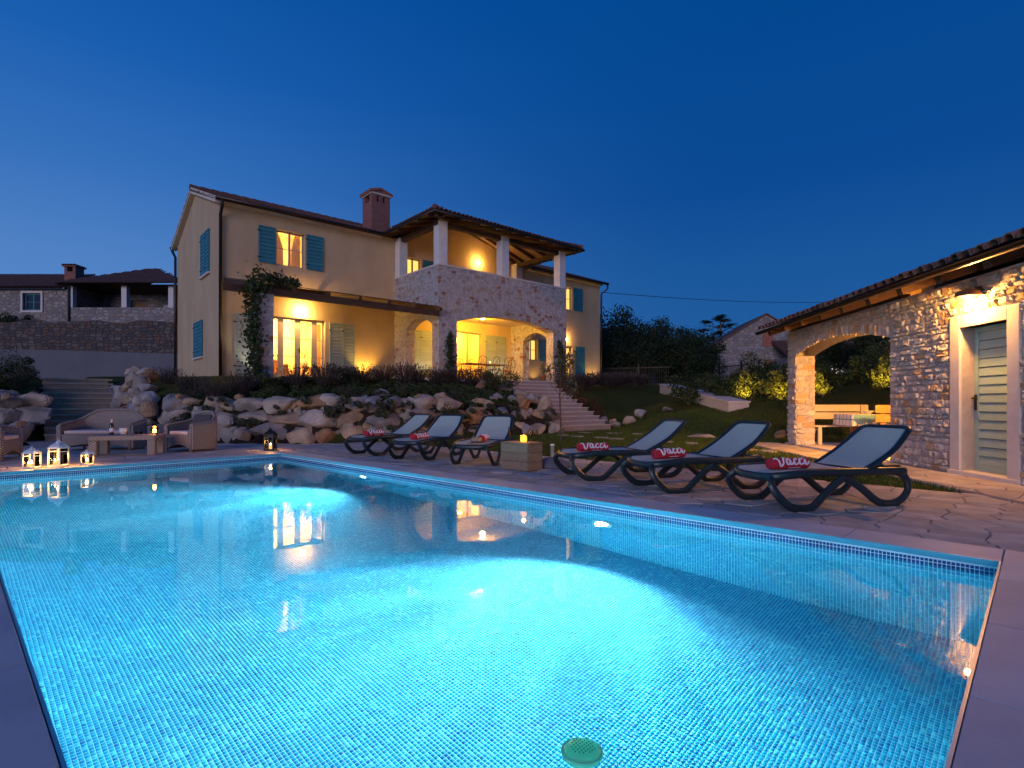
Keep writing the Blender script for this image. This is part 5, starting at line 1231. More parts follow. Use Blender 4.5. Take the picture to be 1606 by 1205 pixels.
for i, (u, Z, h, r) in enumerate(((960, 41, 6.3, 2.2), (985, 44, 6.0, 2.2), (1010, 40, 5.2, 1.7), (1035, 43, 5.6, 2.0), (1062, 42, 5.5, 1.9), (1090, 40, 4.9, 1.6), (1000, 36, 3.6, 1.6), (1045, 37, 3.6, 1.7), (1078, 35, 3.3, 1.5), (955, 37, 4.2, 1.6), (1105, 36, 3.2, 1.4))):
    p = FW(u, Z); tree(*p, h * .9, r, 'dark bushy tree in the wood beyond the villa end', 'dark trees beyond the fence', cb=.04)
for i, (u, Z, h, r) in enumerate(((1290, 25, 2.5, 1.4), (1375, 22, 2.3, 1.25), (1310, 30, 2.4, 1.5))):
    tree(*FW(u, Z), h, r, ['dark tree seen left in the pool house arch', 'feathery dark tree seen right in the pool house arch', 'dark tree behind the left tree in the arch'][i], 'trees seen through the arch', cb=.05)
V, F, cnt = [], [], 0; bV, bF = leaves(1400, 95, .09, clumps=9); g = np.random.default_rng(96)
for i in range(46):
    p = FW(900 + i * 17 + g.uniform(-8, 8), g.uniform(52, 76)); sc_ = np.array([g.uniform(2, 3.2), g.uniform(2, 3.2), g.uniform(1.6, 2.4)])
    V.append(bV * sc_ + np.array([p[0], p[1], 2.2 + sc_[2] * .7])); F.append(bF + cnt); cnt += len(bV)
tag(link('far_wood', npmesh('far_wood', np.concatenate(V), np.concatenate(F), M['ever'])), 'dark far wood closing the view behind the garden trees', 'wood', None, 'stuff')
# umbrella pine far off
p = FW(1130, 62); pn = thing('pine_tree', 'tall pine with layered spreading branches on the skyline', 'tree', (*p, 2.2))
t = MB(); t.tube([(0, 0, 0), (.1, 0, 4), (0, 0, 8.2)], [.3, .22, .08], 7)
for k in range(9):
    a = k * 2.4; L_ = r_.uniform(1.4, 2.3); zz = 5.2 + k * .33; t.tube([(0, 0, zz), (L_ * .5 * cos(a), L_ * .5 * sin(a), zz + .45), (L_ * cos(a), L_ * sin(a), zz + .5)], [.08, .05, .02], 5)
t.build('trunk', M['bark'], pn)
for k in range(13):
    a = k * 2.4; L_ = r_.uniform(.7, 2.2) if k < 10 else .3; zz = 5.7 + k * .24
    c_ = link('crown', TRM[k % 4], pn, (L_ * cos(a), L_ * sin(a), zz), (0, 0, a)); c_.scale = (1.0, .75, .26)
# young tree on the lawn before the stairs
yt = thing('young_tree', 'slender young tree on the lawn in front of the garden stairs', 'tree', (11.58, 9.34, -.02))
t = MB(); t.tube([(0, 0, -.1), (.015, .01, .6), (-.01, .02, 1.25), (.0, .0, 1.9)], [.028, .024, .02, .012], 7)
for k in range(7): a = k * 2.4; t.tube([(0, 0, 1.15 + k * .1), (.18 * cos(a), .18 * sin(a), 1.35 + k * .12), (.38 * cos(a), .38 * sin(a), 1.5 + k * .17)], [.011, .008, .004], 5)
t.build('trunk', M['bark'], yt)
c_ = link('crown', npmesh('crown', *leaves(330, 400, .085, clumps=8, ratio=.42, shell=.2), M['leaf_o']), yt, (0, 0, 1.75)); c_.scale = (.62, .62, .85)
st = MB(); st.box(-.06, .06, -.06, .06, 0, .02); st.build('tree_guard', M['dark_metal'], yt)
# climbers
def vine(label, path, width, seed, n, loc):
    o = thing('climbing_vine', label, 'climber', (*loc, FLOOR), R(-5))
    g = np.random.default_rng(seed); P = np.array(path, float); seg = np.linalg.norm(np.diff(P, axis=0), axis=1); cum = np.r_[0, np.cumsum(seg)]; t = g.uniform(0, cum[-1], n)
    i = np.clip(np.searchsorted(cum, t) - 1, 0, len(seg) - 1); f_ = (t - cum[i]) / seg[i]; p = P[i] + (P[i + 1] - P[i]) * f_[:, None]
    wv = np.interp(t, cum, width); p = p + g.normal(size=(n, 3)) * wv[:, None] * np.array([.5, .35, .5])
    nr = g.normal(size=(n, 3)) + np.array([0, -1, .2]); nr /= np.linalg.norm(nr, axis=1)[:, None]; a = np.cross(nr, g.normal(size=(n, 3))); a /= np.linalg.norm(a, axis=1)[:, None]; b_ = np.cross(nr, a); s = .055 * g.uniform(.6, 1.4, n)[:, None]
    V = np.stack([p - a * s, p + b_ * s * .6, p + a * s, p - b_ * s * .6], 1).reshape(-1, 3); link('foliage', npmesh('foliage', V, np.arange(4 * n).reshape(-1, 4), M['leaf']), o)
    MB().tube(path, .02, 6).build('stem', M['bark'], o)
vine('leafy vine climbing the pergola pillar and over its beam', [(.12, -3.95, -.9), (.06, -3.95, .6), (.0, -3.95, 1.8), (.08, -3.9, 2.75), (.7, -3.75, 2.85), (1.5, -3.7, 2.86)], [.30, .28, .26, .34, .26, .14], 51, 2600, HC)
vine('vine growing up the left corner pillar of the loggia', [(7.45, -3.72, -.9), (7.5, -3.66, .4), (7.42, -3.66, 1.3), (7.5, -3.64, 1.75)], [.28, .24, .18, .1], 52, 900, HC)
vine('vine growing up the right corner pillar of the loggia', [(13.75, -3.75, -1.0), (13.85, -3.68, .4), (13.75, -3.68, 1.4), (13.65, -3.64, 1.9)], [.35, .26, .2, .1], 53, 1100, HC)
# lawn grass near the deck
g = np.random.default_rng(77); n = 120000
gxx = g.uniform(8.27, 21, n); gyy = g.uniform(-.5, 13, n)
keep = np.ones(n, bool); hz = np.zeros(n)
for i in range(n):
    px = (gxx[i] - PHC[0]) * PX[0] + (gyy[i] - PHC[1]) * PX[1]; py = (gxx[i] - PHC[0]) * PY[0] + (gyy[i] - PHC[1]) * PY[1]
    s, d = SD(gxx[i], gyy[i])
    if (-7 < px < 6.3 and py < 1.0) or (s < 9.0 and d < bline(s)) or (9 <= s < 12.7 and d < 7.6) or d < 5 or py < -3: keep[i] = False
    else: hz[i] = H(gxx[i], gyy[i])
gxx, gyy, hz = gxx[keep], gyy[keep], hz[keep]; n = len(gxx)
a = g.uniform(0, 2 * pi, n); w = .006 + .004 * g.uniform(size=n); hh = g.uniform(.025, .055, n); ln = g.normal(size=(n, 2)) * .018
V = np.stack([np.stack([gxx - np.cos(a) * w, gyy - np.sin(a) * w, hz - .02], 1), np.stack([gxx + np.cos(a) * w, gyy + np.sin(a) * w, hz - .02], 1), np.stack([gxx + ln[:, 0], gyy + ln[:, 1], hz + hh], 1)], 1).reshape(-1, 3)
tag(link('lawn_grass', npmesh('lawn_grass', V, np.arange(3 * n).reshape(-1, 3), M['grass_b'])), 'short dark lawn grass right of the paved deck', 'grass', None, 'stuff')
# ground cover above the boulder wall
V, F = [], []; g = np.random.default_rng(88); cnt = 0; base_V, base_F = leaves(60, 90, .5, clumps=4)
for i in range(900):
    s = g.uniform(-2.2, 8.6); q = g.uniform(.35, 4.6); d = bline(s) - q
    if d < 3.9: continue
    p = HS(s, d); V.append(base_V * np.array([.16, .16, .12]) * g.uniform(.7, 1.3) + np.array([p[0], p[1], H(*p) + .02])); F.append(base_F + cnt); cnt += len(base_V)
tag(link('ground_cover', npmesh('ground_cover', np.concatenate(V), np.concatenate(F), M['leaf'])), 'low creeping ground cover on the bank above the boulders', 'ground cover', None, 'stuff')

V, F, cnt = [], [], 0; g = np.random.default_rng(91)
for i in range(150):
    s = g.uniform(-2.3, 8.9); d = bline(s) - g.uniform(-.12, .35); p = HS(s, d); q = g.uniform(.05, 1.15 - .03 * s); k_ = g.uniform(.5, 1.3)
    V.append(base_V * np.array([.15, .15, .13]) * k_ + np.array([p[0], p[1], q])); F.append(base_F + cnt); cnt += len(base_V)
tag(link('joint_weeds', npmesh('joint_weeds', np.concatenate(V), np.concatenate(F), M['leaf_o'])), 'weeds growing in the joints of the boulder wall', 'weeds', None, 'stuff')
# ------------------------------------------------------------------ fences and cable
def fence(label, a, b_, zs):
    a = Vector(a); b_ = Vector(b_); L_ = (b_ - a).length; d = (b_ - a) / L_; o = thing('iron_fence', label, 'fence', (a.x, a.y, 0), atan2(d.y, d.x))
    n_ = int(L_ / .13); m_ = MB()
    for k in range(n_): x = L_ * (k + .5) / n_; z = zs(x / L_); m_.box(x - .009, x + .009, -.009, .009, z, z + 1.25)
    tag(m_.build('pickets', M['dark_metal'], o), kind='stuff')
    m_ = MB(); m_.beam((0, 0, zs(0) + .15), (L_, 0, zs(1) + .15), .03, .04); m_.beam((0, 0, zs(0) + 1.15), (L_, 0, zs(1) + 1.15), .03, .04); m_.build('rail', M['dark_metal'], o)
    pm = MB().box(-.04, .04, -.04, .04, -.1, 1.4).mesh('post', M['dark_metal'])
    for k in range(int(L_ / 2.2) + 1): x = min(L_, k * 2.2); link('post', pm, o, (x, 0, zs(x / L_)))
fence('dark iron railing right of the villa before the trees', FW(946, 34.6), FW(1050, 33), lambda t: 2.05)
fence('dark iron railing in front of the farmhouse', FW(1128, 34), FW(1178, 31), lambda t: 2.1)
A_ = Vector((*HS(20.9, .1), 7.75)); B_ = Vector((*FW(1420, 60), 12.6)); pts = []
for k in range(25): t = k / 24; q = A_.lerp(B_, t); q.z -= 1.1 * 4 * t * (1 - t) * .55; pts.append(q)
o = MB().tube(pts, .018, 5).build('power_cable', M['dark_metal']); tag(o, 'thin overhead cable crossing the sky from the villa', 'cable')

# ------------------------------------------------------------------ lamps on walls and in the ground
def wall_lamp(label, loc, rz, power, col=(1, .58, .2), name='wall_lamp', size=.05, globe=False):
    o = thing(name, label, 'wall lamp', loc, rz)
    MB().box(-.05, .05, -.012, .0, -.09, .09).build('back_plate', M['dark_metal'], o)
    if globe:
        MB().tube([(0, -.01, -.05), (0, -.07, -.06), (0, -.10, -.045)], .010, 6).build('bracket', M['dark_metal'], o)
        MB().lathe([(0, -.06), (.04, -.05), (.065, -.02), (.07, .01), (.05, .06), (0, .08)], 16, (0, -.10, 0)).build('globe', M['bulb'], o, smooth=True)
        light('POINT', 'lamp_light', o, (0, -.22, .0), power, col, .09); return o
    b = MB(); b.tube([(0, -.01, .05), (0, -.07, .06), (0, -.11, .03)], .010, 6); b.lathe([(.085, -.02), (.07, .02), (.02, .05), (0, .055)], 14, (0, -.11, 0)); b.build('shade', M['terracotta'], o, smooth=True)
    MB().lathe([(0, -.075), (.03, -.065), (.042, -.04), (.03, -.01), (0, 0)], 12, (0, -.11, -.01)).build('bulb', M['bulb'], o, smooth=True)
    light('POINT', 'lamp_light', o, (0, -.27, -.10), power, col, size)
    return o
def vloc(s, d, z): p = HS(s, d); return (p[0], p[1], FLOOR + z)
wall_lamp('bright wall lamp above the lit french door under the pergola', vloc(2.9, .0, 2.56), R(-5), 190, (1, .54, .14), globe=True)
wall_lamp('bright wall lamp on the balcony back wall', vloc(11.6, .0, 5.92), R(-5), 85, (1, .52, .12), globe=True)
wall_lamp('glowing wall lamp above the small door at the right end of the villa', vloc(17.9, .0, 2.62), R(-5), 55, (1, .52, .15), globe=True)
p = PH(-.5, 0.0); dl = thing('wall_lamp', 'terracotta wall lamp above the louvred pool house door', 'wall lamp', (p[0], p[1], 2.54), PA + pi)
MB().box(-.05, .05, -.05, .0, -.06, .10).build('back_plate', M['dark_metal'], dl)
MB().lathe([(.15, -.03), (.155, -.02), (.13, .03), (.06, .07), (0, .08)], 18, (0, -.17, 0)).build('shade', M['terracotta'], dl, smooth=True)
MB().lathe([(0, -.07), (.03, -.06), (.042, -.035), (.03, -.01), (0, 0)], 12, (0, -.17, .02)).build('bulb', M['bulb'], dl, smooth=True)
light('POINT', 'lamp_light', dl, (0, -.17, -.085), 200, (1, .42, .09), .045)
lc = thing('ceiling_lamp', 'lamp on the vaulted ceiling of the villa loggia', 'ceiling lamp', vloc(10.6, 1.7, 2.93)); MB().lathe([(.12, .0), (.12, -.05), (.08, -.09), (0, -.1)], 16).build('shade', M['bulb'], lc, smooth=True)
light('POINT', 'lamp_light', lc, (0, 0, -.2), 430, (1, .50, .03), .1)
p = PH(1.452, -.95); pc = thing('wall_lamp', 'lamp on the inner wall of the pool house dining corner', 'wall lamp', (*p, 1.80), PA + pi / 2)
MB().box(-.05, .05, -.012, .0, -.09, .09).build('back_plate', M['dark_metal'], pc); MB().lathe([(0, -.06), (.04, -.05), (.065, -.02), (.07, .01), (.05, .06), (0, .08)], 16, (0, -.085, 0)).build('globe', M['bulb'], pc, smooth=True)
light('POINT', 'lamp_light', pc, (0, -.24, 0), 760, (1, .42, .05), .08)
for (s, d, pw_, col, lb_) in ((5.55, .35, 40, (1, .52, .07), 'ground uplight at the wall right of the grey shutters'), (8.3, .5, 9, (1, .85, .6), 'ground uplight before the grey doors in the loggia side arch'), (12.8, .55, 9, (1, .85, .6), 'ground uplight before the shutters at the back of the loggia'),
                             (1.15, .5, 10, (1, .85, .6), 'ground uplight behind the vine left of the pillar'), (15.4, .45, 6, (1, .60, .16), 'ground uplight under the villa window right of the loggia'), (20.1, .4, 20, (1, .60, .16), 'ground uplight at the right end of the villa wall'), (9.4, .4, 8, (1, .62, .2), 'ground uplight inside the loggia near the lit curtain')):
    o = thing('ground_uplight', lb_, 'ground light', vloc(s, d, 0.0)); MB().lathe([(.07, -.06), (.07, .01), (.055, .016)], 14).build('housing', M['dark_metal'], o); MB().lathe([(0, .018), (.05, .018), (0, .024)], 12).build('lens', M['spot_lens'], o)
    light('SPOT', 'beam', o, (0, 0, .06), pw_ * 4.5, col, .04, (EN[0] * -.28, EN[1] * -.28, 1), 100, .7)
# underwater lamps
for (y, lb_) in ((3.34, 'round underwater lamp in the pool wall in front of the right loungers'), (8.08, 'round underwater lamp in the pool wall in front of the left loungers')):
    o = thing('pool_lamp', lb_, 'pool lamp', (x1 - .003, y, -.66)); 
    b = MB(); b.lathe([(.075, 0), (.13, 0), (.14, .012), (.12, .022), (.085, .024), (.075, .01)], 24); b.xf(Matrix.Rotation(R(-90), 4, 'Y')); b.build('ring', M['ceramic'], o, smooth=True)
    b = MB(); b.lathe([(0, .02), (.05, .018), (.078, .008)], 20); b.xf(Matrix.Rotation(R(-90), 4, 'Y')); b.build('lens', M['lens'], o, smooth=True)
    ribbed(light('SPOT', 'beam', o, (-.05, 0, 0), 1750 if y < 5 else 1600, (.36, .80, 1), .05, (-1, -.26 if y < 5 else -.12, -.02), 128, .75), .6, 1.45, 10)
o = thing('pool_lamp', 'added underwater fill lamp in the long pool wall opposite the loungers', 'pool lamp', (x0 + .003, 3.0, -.66))  # unseen lamp, added to brighten the near part of the pool floor
b = MB(); b.lathe([(.075, 0), (.13, 0), (.14, .012), (.12, .022), (.085, .024), (.075, .01)], 24); b.xf(Matrix.Rotation(R(90), 4, 'Y')); b.build('ring', M['ceramic'], o, smooth=True)
b = MB(); b.lathe([(0, .02), (.05, .018), (.078, .008)], 20); b.xf(Matrix.Rotation(R(90), 4, 'Y')); b.build('lens', M['lens'], o, smooth=True)
ribbed(light('SPOT', 'beam', o, (.05, 0, 0), 260, (.10, .72, 1), .06, (1, .1, .35), 130, .9))

# ------------------------------------------------------------------ sun loungers
def smooth_pts(pts, n=6, closed=False):
    P = [Vector(p) for p in pts]; out = []; k = len(P); rng = range(k) if closed else range(k - 1)
    for i in rng:
        p0 = P[i - 1] if (i or closed) else P[0]; p1 = P[i]; p2 = P[(i + 1) % k]; p3 = P[(i + 2) % k] if closed else P[min(i + 2, k - 1)]
        for j in range(n):
            t = j / n; out.append(.5 * ((2 * p1) + (p2 - p0) * t + (2 * p0 - 5 * p1 + 4 * p2 - p3) * t * t + (3 * p1 - p0 - 3 * p2 + p3) * t ** 3))
    if not closed: out.append(P[-1])
    return out
def lounger():
    o = thing('sun_lounger', '', 'sun lounger')
    W2 = .33; SH = .355
    # seat frame: long flattened ring with rounded foot end
    ring = smooth_pts([(.02, -.20, SH - .03), (.00, 0, SH - .035), (.02, .20, SH - .03), (.13, W2 - .02, SH - .012), (.5, W2, SH + .012), (1.0, W2, SH), (1.45, W2 - .01, SH - .005), (1.62, W2 - .03, SH - .01),
                       (1.62, -W2 + .03, SH - .01), (1.45, -W2 + .01, SH - .005), (1.0, -W2, SH), (.5, -W2, SH + .012), (.13, -W2 + .02, SH - .012)], 4, True)
    b = MB(); b.tube(ring, .036, 8, True, sq=(.75, 1.15), up=(0, 0, 1)); b.box(1.06, 1.12, -W2 + .03, W2 - .03, SH - .035, SH - .005); b.box(.62, .67, -W2 + .03, W2 - .03, SH - .045, SH - .015); b.build('seat_frame', M['plastic'], o, smooth=True)
    # sling seat
    vs = []; nx_ = 12; ny_ = 6
    for i in range(nx_ + 1):
        t = i / nx_; x = .035 + t * 1.09; hw_ = (W2 - .03) * (1 - max(0, (.14 - x) / .14) ** 2 * .45); zz = SH + .022 - (.03 * max(0, (.12 - x) / .12) if x < .12 else 0) + .006 * sin(t * 3)
        for j in range(ny_ + 1): u = j / ny_ * 2 - 1; vs.append((x, u * hw_, zz - .012 * (1 - u * u)))
    fs = [(i * (ny_ + 1) + j, (i + 1) * (ny_ + 1) + j, (i + 1) * (ny_ + 1) + j + 1, i * (ny_ + 1) + j + 1) for i in range(nx_) for j in range(ny_)]
    nv = len(vs); vs += [(v[0], v[1], v[2] - .008) for v in vs]; fs += [tuple(nv + q for q in reversed(f)) for f in list(fs)]
    MB().add(vs, fs).build('seat_sling', M['sling'], o, smooth=True)
    # backrest
    ang = R(32); bl = .80; bx = 1.10; bz_ = SH + .0
    def bp(u, v, off=0): return (bx + u * bl * cos(ang) - off * sin(ang), v, bz_ + u * bl * sin(ang) + off * cos(ang))
    cur = lambda u: .035 * sin(u * pi) * -1
    edge = [bp(0, -.31), bp(.5, -.315, cur(.5)), bp(.88, -.29), bp(.985, -.24), bp(1, -.12), bp(1, .12), bp(.985, .24), bp(.88, .29), bp(.5, .315, cur(.5)), bp(0, .31)]
    b = MB(); b.tube(smooth_pts(edge, 4), .032, 8, sq=(1, .8)); b.beam(bp(0, -.31), bp(0, .31), .05, .05); b.build('back_frame', M['plastic'], o, smooth=True)
    vs = []
    for i in range(9):
        u = .02 + i / 8 * .965; hw_ = .30 if u < .86 else .30 - (u - .86) ** 2 * 4.2
        for j in range(5): v = j / 4 * 2 - 1; vs.append(bp(u, v * hw_, cur(u) + .012))
    fs = [(i * 5 + j, (i + 1) * 5 + j, (i + 1) * 5 + j + 1, i * 5 + j + 1) for i in range(8) for j in range(4)]
    nv = len(vs); vs += [(v[0] + .005, v[1], v[2] - .007) for v in vs]; fs += [tuple(nv + q for q in reversed(f)) for f in list(fs)]
    MB().add(vs, fs).build('back_sling', M['sling'], o, smooth=True)
    for sy in (-1, 1): b = MB(); b.tube([bp(.32, sy * .27, -.02), (1.42, sy * .27, SH - .0), (1.55, sy * .27, SH)], .018, 6); b.box(1.30, 1.60, sy * .27 - .03, sy * .27 + .03, SH + .0, SH + .05); b.build('back_support', M['plastic'], o, smooth=True)
    for sy in (-1, 1):
        fl = [(.04, sy * .26, SH - .03), (.0, sy * .31, SH - .10), (.05, sy * .335, .16), (.17, sy * .34, .055), (.30, sy * .34, .024), (.42, sy * .34, .024), (.50, sy * .34, .07), (.66, sy * .335, .20), (.84, sy * .33, SH - .04)]
        b = MB(); b.tube(smooth_pts(fl, 5), .034, 8, sq=(1.2, .72), up=(0, 1, 0)); b.box(.28, .44, sy * .34 - .035, sy * .34 + .035, 0, .03); b.build('leg', M['plastic'], o, smooth=False)
        rl = [(.86, sy * .325, SH - .05), (1.02, sy * .335, .21), (1.22, sy * .34, .065), (1.33, sy * .34, .026), (1.47, sy * .34, .026), (1.58, sy * .34, .07), (1.66, sy * .335, .17), (1.63, sy * .325, .28), (1.52, sy * .315, SH - .02), (1.3, sy * .31, SH + .005)]
        b = MB(); b.tube(smooth_pts(rl, 5), .034, 8, sq=(1.2, .72), up=(0, 1, 0)); b.box(1.30, 1.50, sy * .34 - .035, sy * .34 + .035, 0, .03); b.build('leg', M['plastic'], o, smooth=False)
    return o
# towel: a roll across the seat with a white script word wrapped over it
def towel():
    o = thing('rolled_towel', '', 'towel'); r0 = .062; L_ = .44
    b = MB(); prof = []
    for j in range(28):       # spiral end visible: slightly squashed roll
        t = 2 * pi * j / 28; prof.append((cos(t) * r0 * 1.08, sin(t) * r0 * .95))
    xs = [-L_ / 2, -L_ / 2 + .012, -.08, .08, L_ / 2 - .012, L_ / 2]; sc = [.9, 1, 1.02, 1.0, 1, .9]
    vs = [(x, p[0] * s_, p[1] * s_) for x, s_ in zip(xs, sc) for p in prof]; n = 28
    b.add(vs, [(i * n + j, i * n + (j + 1) % n, (i + 1) * n + (j + 1) % n, (i + 1) * n + j) for i in range(5) for j in range(n)] + [tuple(range(n))[::-1], tuple(5 * n + j for j in range(n))])
    b.tube([(-L_ / 2 + .003, cos(t) * r0 * .85 * (1 - t / 16), sin(t) * r0 * .8 * (1 - t / 16)) for t in np.linspace(0, 13, 40)], .005, 4)
    b.tube([(L_ / 2 - .003, cos(t) * r0 * .85 * (1 - t / 16), sin(t) * r0 * .8 * (1 - t / 16)) for t in np.linspace(0, 13, 40)], .005, 4)
    b.build('roll', M['towel'], o, (0, 0, r0 * .95), smooth=True)
    # cursive strokes in (u along the roll, w round it); w=0 lies on the pool side, w up over the top
    S = [[(-.18, .78), (-.165, .9), (-.145, .78), (-.135, .3), (-.12, .12), (-.10, .35), (-.085, .75), (-.07, .95), (-.06, .85)],
         [(-.02, .72), (-.045, .78), (-.06, .5), (-.05, .28), (-.028, .34), (-.018, .7), (-.02, .34), (-.005, .26), (.012, .45)],
         [(.06, .68), (.045, .80), (.025, .62), (.022, .36), (.04, .25), (.065, .38)],
         [(.118, .68), (.103, .80), (.083, .62), (.08, .36), (.098, .25), (.125, .38), (.14, .6)],
         [(.145, .72), (.142, .4), (.15, .24), (.168, .30), (.182, .5)], [(.150, .95), (.152, 1.0)]]
    b = MB()
    for st in S:
        pts = []
        for u, w in smooth_pts([(p[0], p[1], 0) for p in st], 5) and [(q.x, q.y) for q in smooth_pts([(p[0], p[1], 0) for p in st], 5)]:
            th = R(212 - 118 * w); pts.append((u * 1.08, cos(th) * (r0 * 1.08 + .001) * 1.01, sin(th) * (r0 * .95 + .001) * 1.01))
        b.tube(pts, .0095, 5)
    for k in range(16):
        u = -.03 + k * .009; th = R(222); b.box(u - .003, u + .003, cos(th) * r0 * 1.08 - .003, cos(th) * r0 * 1.08 + .003, sin(th) * r0 * .95 - .004, sin(th) * r0 * .95 + .004 + (.004 if k % 3 else 0))
    b.build('lettering', M['towel_w'], o, (0, 0, r0 * .95), smooth=True)
    return o
# near-front foot point, far-front foot point of each lounger
feet = [((6.07, 9.49), (5.89, 10.17), 4), ((6.19, 8.04), (5.90, 8.68), 22), ((6.42, 6.62), (6.07, 7.14), 30), ((6.07, 4.33), (6.42, 4.93), -30), ((5.90, 3.06), (6.16, 3.63), -26), ((5.74, 1.71), (6.02, 2.27), -30.5)]
llab = ['leftmost dark sun lounger beside the boulder wall, red towel on it', 'second lounger from the left with a reclined pale back', 'lounger left of the wooden crate with a straw hat on its foot', 'lounger just right of the wooden crate and parasol base', 'second lounger from the right with its back toward the pool house', 'nearest lounger at right in front of the louvred pool house door']
tlab = ['rolled red towel with white script on the leftmost lounger', 'rolled red towel with white script on the second lounger from the left', 'rolled red towel with white script beside the straw hat', 'rolled red towel with white script on the lounger right of the crate', 'rolled red towel with white script on the second lounger from the right', 'largest rolled red towel with white script, on the nearest lounger at right']
L0 = lounger(); T0 = towel()
for i, (nf, ff, ang) in enumerate(feet):
    o = L0 if i == 0 else copy_tree(L0); t_ = T0 if i == 0 else copy_tree(T0)
    a = R(ang); mid = Vector(((nf[0] + ff[0]) / 2, (nf[1] + ff[1]) / 2)); org = mid - Vector((cos(a), sin(a))) * (.30 if i < 5 else .26)
    o.location = (org.x, org.y, .004); o.rotation_euler = (0, 0, a); o.scale = (1, 1 + .01 * ((i * 7) % 3 - 1), 1)

    tag(o, llab[i], None, 'sun loungers along the pool')
    u = .42 if i != 2 else .62; v = -.05
    t_.location = (org.x + cos(a) * u - sin(a) * v, org.y + sin(a) * u + cos(a) * v, .004 + .355 + .018); t_.rotation_euler = (R((0, 8, -6, 5, -9, 3)[i]), 0, a + R((3, -5, 6, -3, 4, -2)[i])); t_.scale = (1, (1, 1.06, .95, 1.03, .97, 1)[i], (1, .92, 1.03, .96, 1.0, .95)[i]); tag(t_, tlab[i], None, 'rolled towels on the loungers')
    if i == 2:
        hx, hy = org.x + cos(a) * .26 - sin(a) * -.04, org.y + sin(a) * .26 + cos(a) * -.04
        h_ = thing('straw_hat', 'brown straw sun hat lying on the foot of the third lounger', 'hat', (hx, hy, .004 + .358), R(20))
        MB().lathe([(.19, .004), (.195, .012), (.11, .018), (.10, .025)], 24).build('brim', M['straw'], h_, smooth=True); MB().lathe([(.10, .02), (.098, .07), (.085, .105), (.04, .118), (0, .115)], 24).build('crown', M['straw'], h_, smooth=True)
        MB().lathe([(.102, .024), (.1025, .048), (.10, .05)], 24).build('ribbon', M['cushion_dark'], h_, smooth=True)

# ------------------------------------------------------------------ crate with candle and glasses
ca = thing('wooden_crate', 'square weathered oak crate used as a side table between loungers', 'crate', (6.19, 5.64, .004), R(1))
hb = .135
for k in range(3):
    z0_ = .0 + k * hb
    for side in range(4):
        ln_ = (.57, .36)[side % 2]; m_ = MB()
        if side == 0: m_.box(0, .025, 0.003, .567, z0_ + .002, z0_ + hb - .003)
        elif side == 2: m_.box(.335, .36, .003, .567, z0_ + .002, z0_ + hb - .003)
        elif side == 1: m_.box(.026, .334, 0.0, .025, z0_ + .002, z0_ + hb - .003)
        else: m_.box(.026, .334, .545, .57, z0_ + .002, z0_ + hb - .003)
        m_.build('plank', M['crate'], ca, bevel=.004)
for k in range(3): MB().box(-.005, .365, k * .192 - .004, k * .192 + .186, .406, .428).build('plank', M['crate'], ca, bevel=.004)
def on_crate(fx_, fy_): return (6.19 + fx_, 5.64 + fy_, .433)
cl = thing('candle_glass', 'glowing amber candle jar on the wooden crate', 'candle', on_crate(.13, .20)); MB().lathe([(0, .002), (.045, .002), (.052, .03), (.052, .075), (.042, .10), (.025, .112), (0, .115)], 18).build('wax', M['amber'], cl, smooth=True)
MB().lathe([(.048, 0), (.056, .02), (.056, .08), (.045, .106), (.040, .112)], 18).build('jar', M['glass'], cl, smooth=True)
light('POINT', 'flame_light', cl, (0, 0, .17), 3.2, (1, .45, .08), .03)
def flute(loc, lb_):
    o = thing('champagne_flute', lb_, 'glass', loc, 0, 'champagne flutes on the crate')
    MB().lathe([(.032, 0), (.032, .003), (.006, .008), (.004, .09), (.012, .105), (.024, .14), (.027, .19), (.024, .225)], 16).build('glass', M['glass'], o, smooth=True)
    MB().lathe([(.001, .10), (.011, .108), (.0225, .14), (.025, .18), (0, .181)], 14).build('drink', M['amber_glass'], o, smooth=True)
flute(on_crate(.10, .47), 'champagne flute left of the glowing candle on the crate'); flute(on_crate(.16, .06), 'champagne flute right of the glowing candle on the crate')
pb = thing('parasol_base', 'grey concrete parasol base with a short tube behind the crate', 'parasol base', (6.95, 5.78, .004))
MB().lathe([(.30, 0), (.31, .03), (.27, .07), (.16, .13), (.05, .16)], 24).build('foot', M['concrete'], pb, smooth=True); MB().lathe([(.03, .12), (.03, .34), (.036, .34), (.036, .37), (.026, .37)], 14).build('tube', M['white_metal'], pb, smooth=True)

